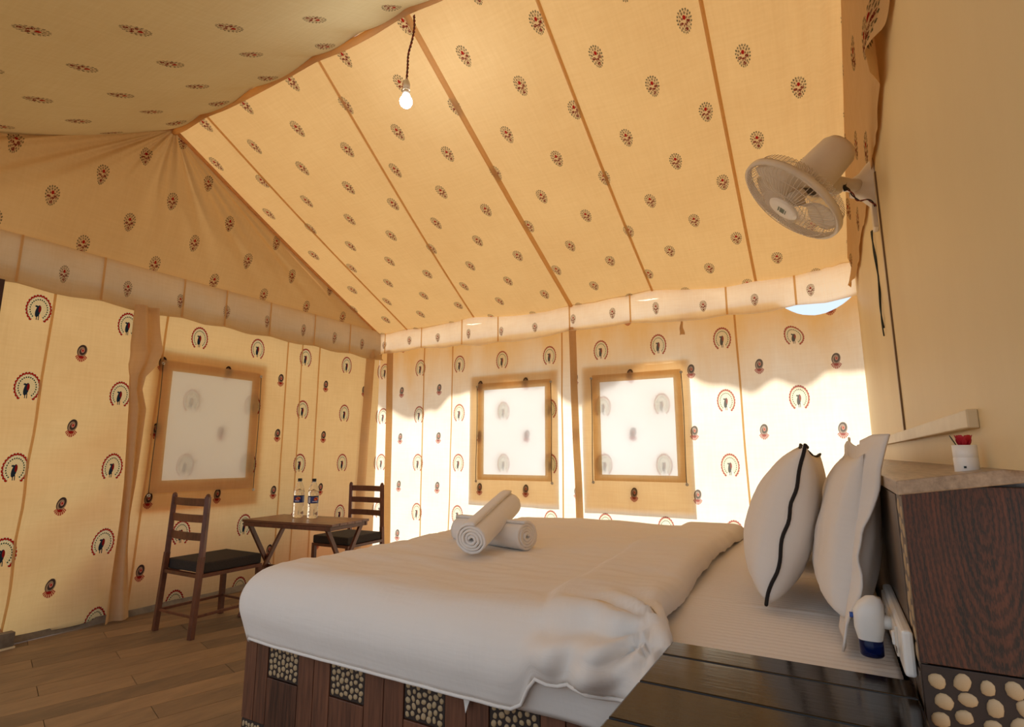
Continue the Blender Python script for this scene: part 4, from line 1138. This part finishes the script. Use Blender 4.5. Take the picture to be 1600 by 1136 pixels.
# ------------------------------------------------------------------ canvas strip hanging on the left wall
ROWS = [(2.36, 2.14, 2.30), (2.26, 2.14, 2.31), (2.10, 2.15, 2.33), (2.00, 2.15, 2.35), (1.90, 2.14, 2.33), (1.80, 2.16, 2.25), (1.70, 2.16, 2.24), (1.55, 2.17, 2.285), (1.30, 2.18, 2.28), (1.0, 2.19, 2.28), (0.75, 2.19, 2.27), (0.5, 2.18, 2.28), (0.25, 2.17, 2.31), (0.012, 2.16, 2.34)]
def strip_f(u, v):
    t = u * (len(ROWS) - 1); k = min(int(t), len(ROWS) - 2); f = t - k; f = f * f * (3 - 2 * f)
    z, a, b = (ROWS[k][i] + (ROWS[k + 1][i] - ROWS[k][i]) * f for i in range(3))
    tw = 0.9 * math.exp(-((z - 1.93) / 0.16) ** 2)
    s = v - 0.5
    fold = 0.028 * math.cos(v * 2 * PI * 1.5 + z * 1.3) + 0.014 * N(v * 3, z, 3.0, 2)
    w = (b - a)
    y = (a + b) / 2 + s * w * math.cos(tw)
    x = XL + 0.105 + fold + s * w * math.sin(tw)
    return (x, y, z)
cs = MB().grid(strip_f, 90, 18, lambda u, v: (v * .2, u * 2.3)).build('canvas_strip', M_CANVAS, smooth=True)
tag(cs, 'twisted tan canvas strip hanging full height down the left wall', 'fabric strip')

# ------------------------------------------------------------------ extension board, vaporiser, cup, small box
eb = empty('extension_board', (HX - 0.012, 1.60, 0.82)); tag(eb, 'white plastic extension board fixed to the dark headboard face', 'extension board')
MB().box((0, 0, 0), (0.020, 0.46, 0.085)).build('case', M_WHITE, eb, bevel=0.006)
MB().box((-0.012, 0.03, 0.0), (0.006, 0.36, 0.060)).build('face_plate', M_PLASTIC, eb, bevel=0.002)
MB().box((-0.017, -0.13, 0.002), (0.006, 0.018, 0.026)).build('switch', M_WHITE, eb, bevel=0.002)
so = MB()
for (y, z) in ((0.10, 0.012), (0.085, -0.010), (0.115, -0.010)): so.tube([(-0.0155, y, z), (-0.0145, y, z)], 0.004, 8)
so.build('socket_holes', M_BLACK, eb)
MB().box((-0.0158, -0.165, -0.012), (0.001, 0.014, 0.010)).build('marking', M_BLACK, eb)

vp = empty('plug_in_vaporiser', (0.045, 1.545, 0.80)); tag(vp, 'white plug-in vaporiser with blue liquid bottle stuck in the extension board', 'vaporiser')
def vb(u, v):
    q = 2 * PI * u
    z, r1, r2, ox = ((-0.022, 0.024, 0.026, -0.004), (0.0, 0.029, 0.031, -0.004), (0.035, 0.030, 0.032, -0.003), (0.052, 0.026, 0.029, 0.002), (0.066, 0.016, 0.020, 0.008), (0.071, 0.001, 0.001, 0.010))[round(v * 5)]
    cx, sx = math.cos(q), math.sin(q)
    return (ox + r1 * math.copysign(abs(cx) ** 0.7, cx), r2 * math.copysign(abs(sx) ** 0.7, sx), z + 0.016)
MB().grid(vb, 28, 5, us=[i / 28 for i in range(29)], vs=[i / 5 for i in range(6)]).build('body', M_WHITE, vp, smooth=True)
MB().lathe([(0.0, -0.042), (0.021, -0.042), (0.0235, -0.038), (0.0235, -0.008), (0.018, 0.0)], 24, Matrix.Translation((-0.003, 0, 0))).build('liquid_bottle', M_BLUELIQ, vp, smooth=True)
MB().tube([(0.020, 0, 0.034), (0.042, 0, 0.030)], [0.016, 0.013], 14).build('plug', M_WHITE, vp, smooth=True)
MB().tube([(-0.040, 0.0, 0.040), (-0.031, 0.0, 0.040)], 0.006, 10).build('button', pbr('blue_button', lin(40, 80, 160), 0.4), vp, smooth=True)

cup = empty('white_cup', (0.235, 1.44, 1.164)); tag(cup, 'small white cylindrical cup standing on the headboard cap by the wall', 'cup')
MB().lathe([(0.0, 0.0), (0.0195, 0.0), (0.0205, 0.002), (0.0205, 0.030), (0.0200, 0.031), (0.0205, 0.032), (0.0205, 0.056), (0.0185, 0.056), (0.0180, 0.010), (0.0, 0.010)], 28).build('cup_wall', M_WHITE, cup, smooth=True)
MB().box((-0.006, -0.0200, 0.012), (0.004, 0.002, 0.004)).build('mark', M_BLACK, cup)
fl = empty('red_flower', (0.235, 1.44, 1.178)); tag(fl, 'red artificial flower with dark leaf standing in the small white cup', 'flower')
MB().tube([(0, 0, 0), (-0.002, 0, 0.040)], 0.002, 6).build('stem', M_DARKWIRE, fl)
M_PETAL = pbr('red_petal', lin(176, 20, 40), 0.6)
for k in range(6):
    q = 2 * PI * k / 6
    def pt(u, v):
        w = (v - 0.5) * 0.018 * math.sin(PI * (0.15 + 0.85 * u) * 0.9)
        r = 0.003 + 0.011 * u; z = 0.036 + 0.026 * u
        return (r * math.cos(q) - w * math.sin(q), r * math.sin(q) + w * math.cos(q), z)
    MB().grid(pt, 5, 4).build('petal', M_PETAL, fl, smooth=True, solid=0.001)
MB().grid(lambda u, v: (-0.012 - 0.010 * u, (v - 0.5) * 0.012 * math.sin(PI * (0.1 + 0.8 * u)), 0.040 + 0.022 * u), 5, 3).build('leaf', M_DARKWIRE, fl, smooth=True, solid=0.001)

sb = empty('floor_box', (XL + 0.10, 1.555, 0.0)); tag(sb, 'small grey-brown box on floor against left wall with pale blue marks', 'box')
MB().box((0, 0, 0.055), (0.06, 0.20, 0.085)).build('case', M_GREY, sb, bevel=0.004)
mk = MB(); Mcol = pbr('pale_blue_mark', lin(176, 205, 232), 0.5)
mk.box((0.0305, -0.045, 0.055), (0.001, 0.05, 0.010)); mk.box((0.0305, -0.04, 0.040), (0.001, 0.06, 0.008)); mk.box((0.0305, -0.05, 0.068), (0.001, 0.03, 0.006))
mk.build('mark', Mcol, sb)
MB().box((0.0, 0, 0.006), (0.075, 0.21, 0.012)).build('base', M_CREAM, sb, bevel=0.002)
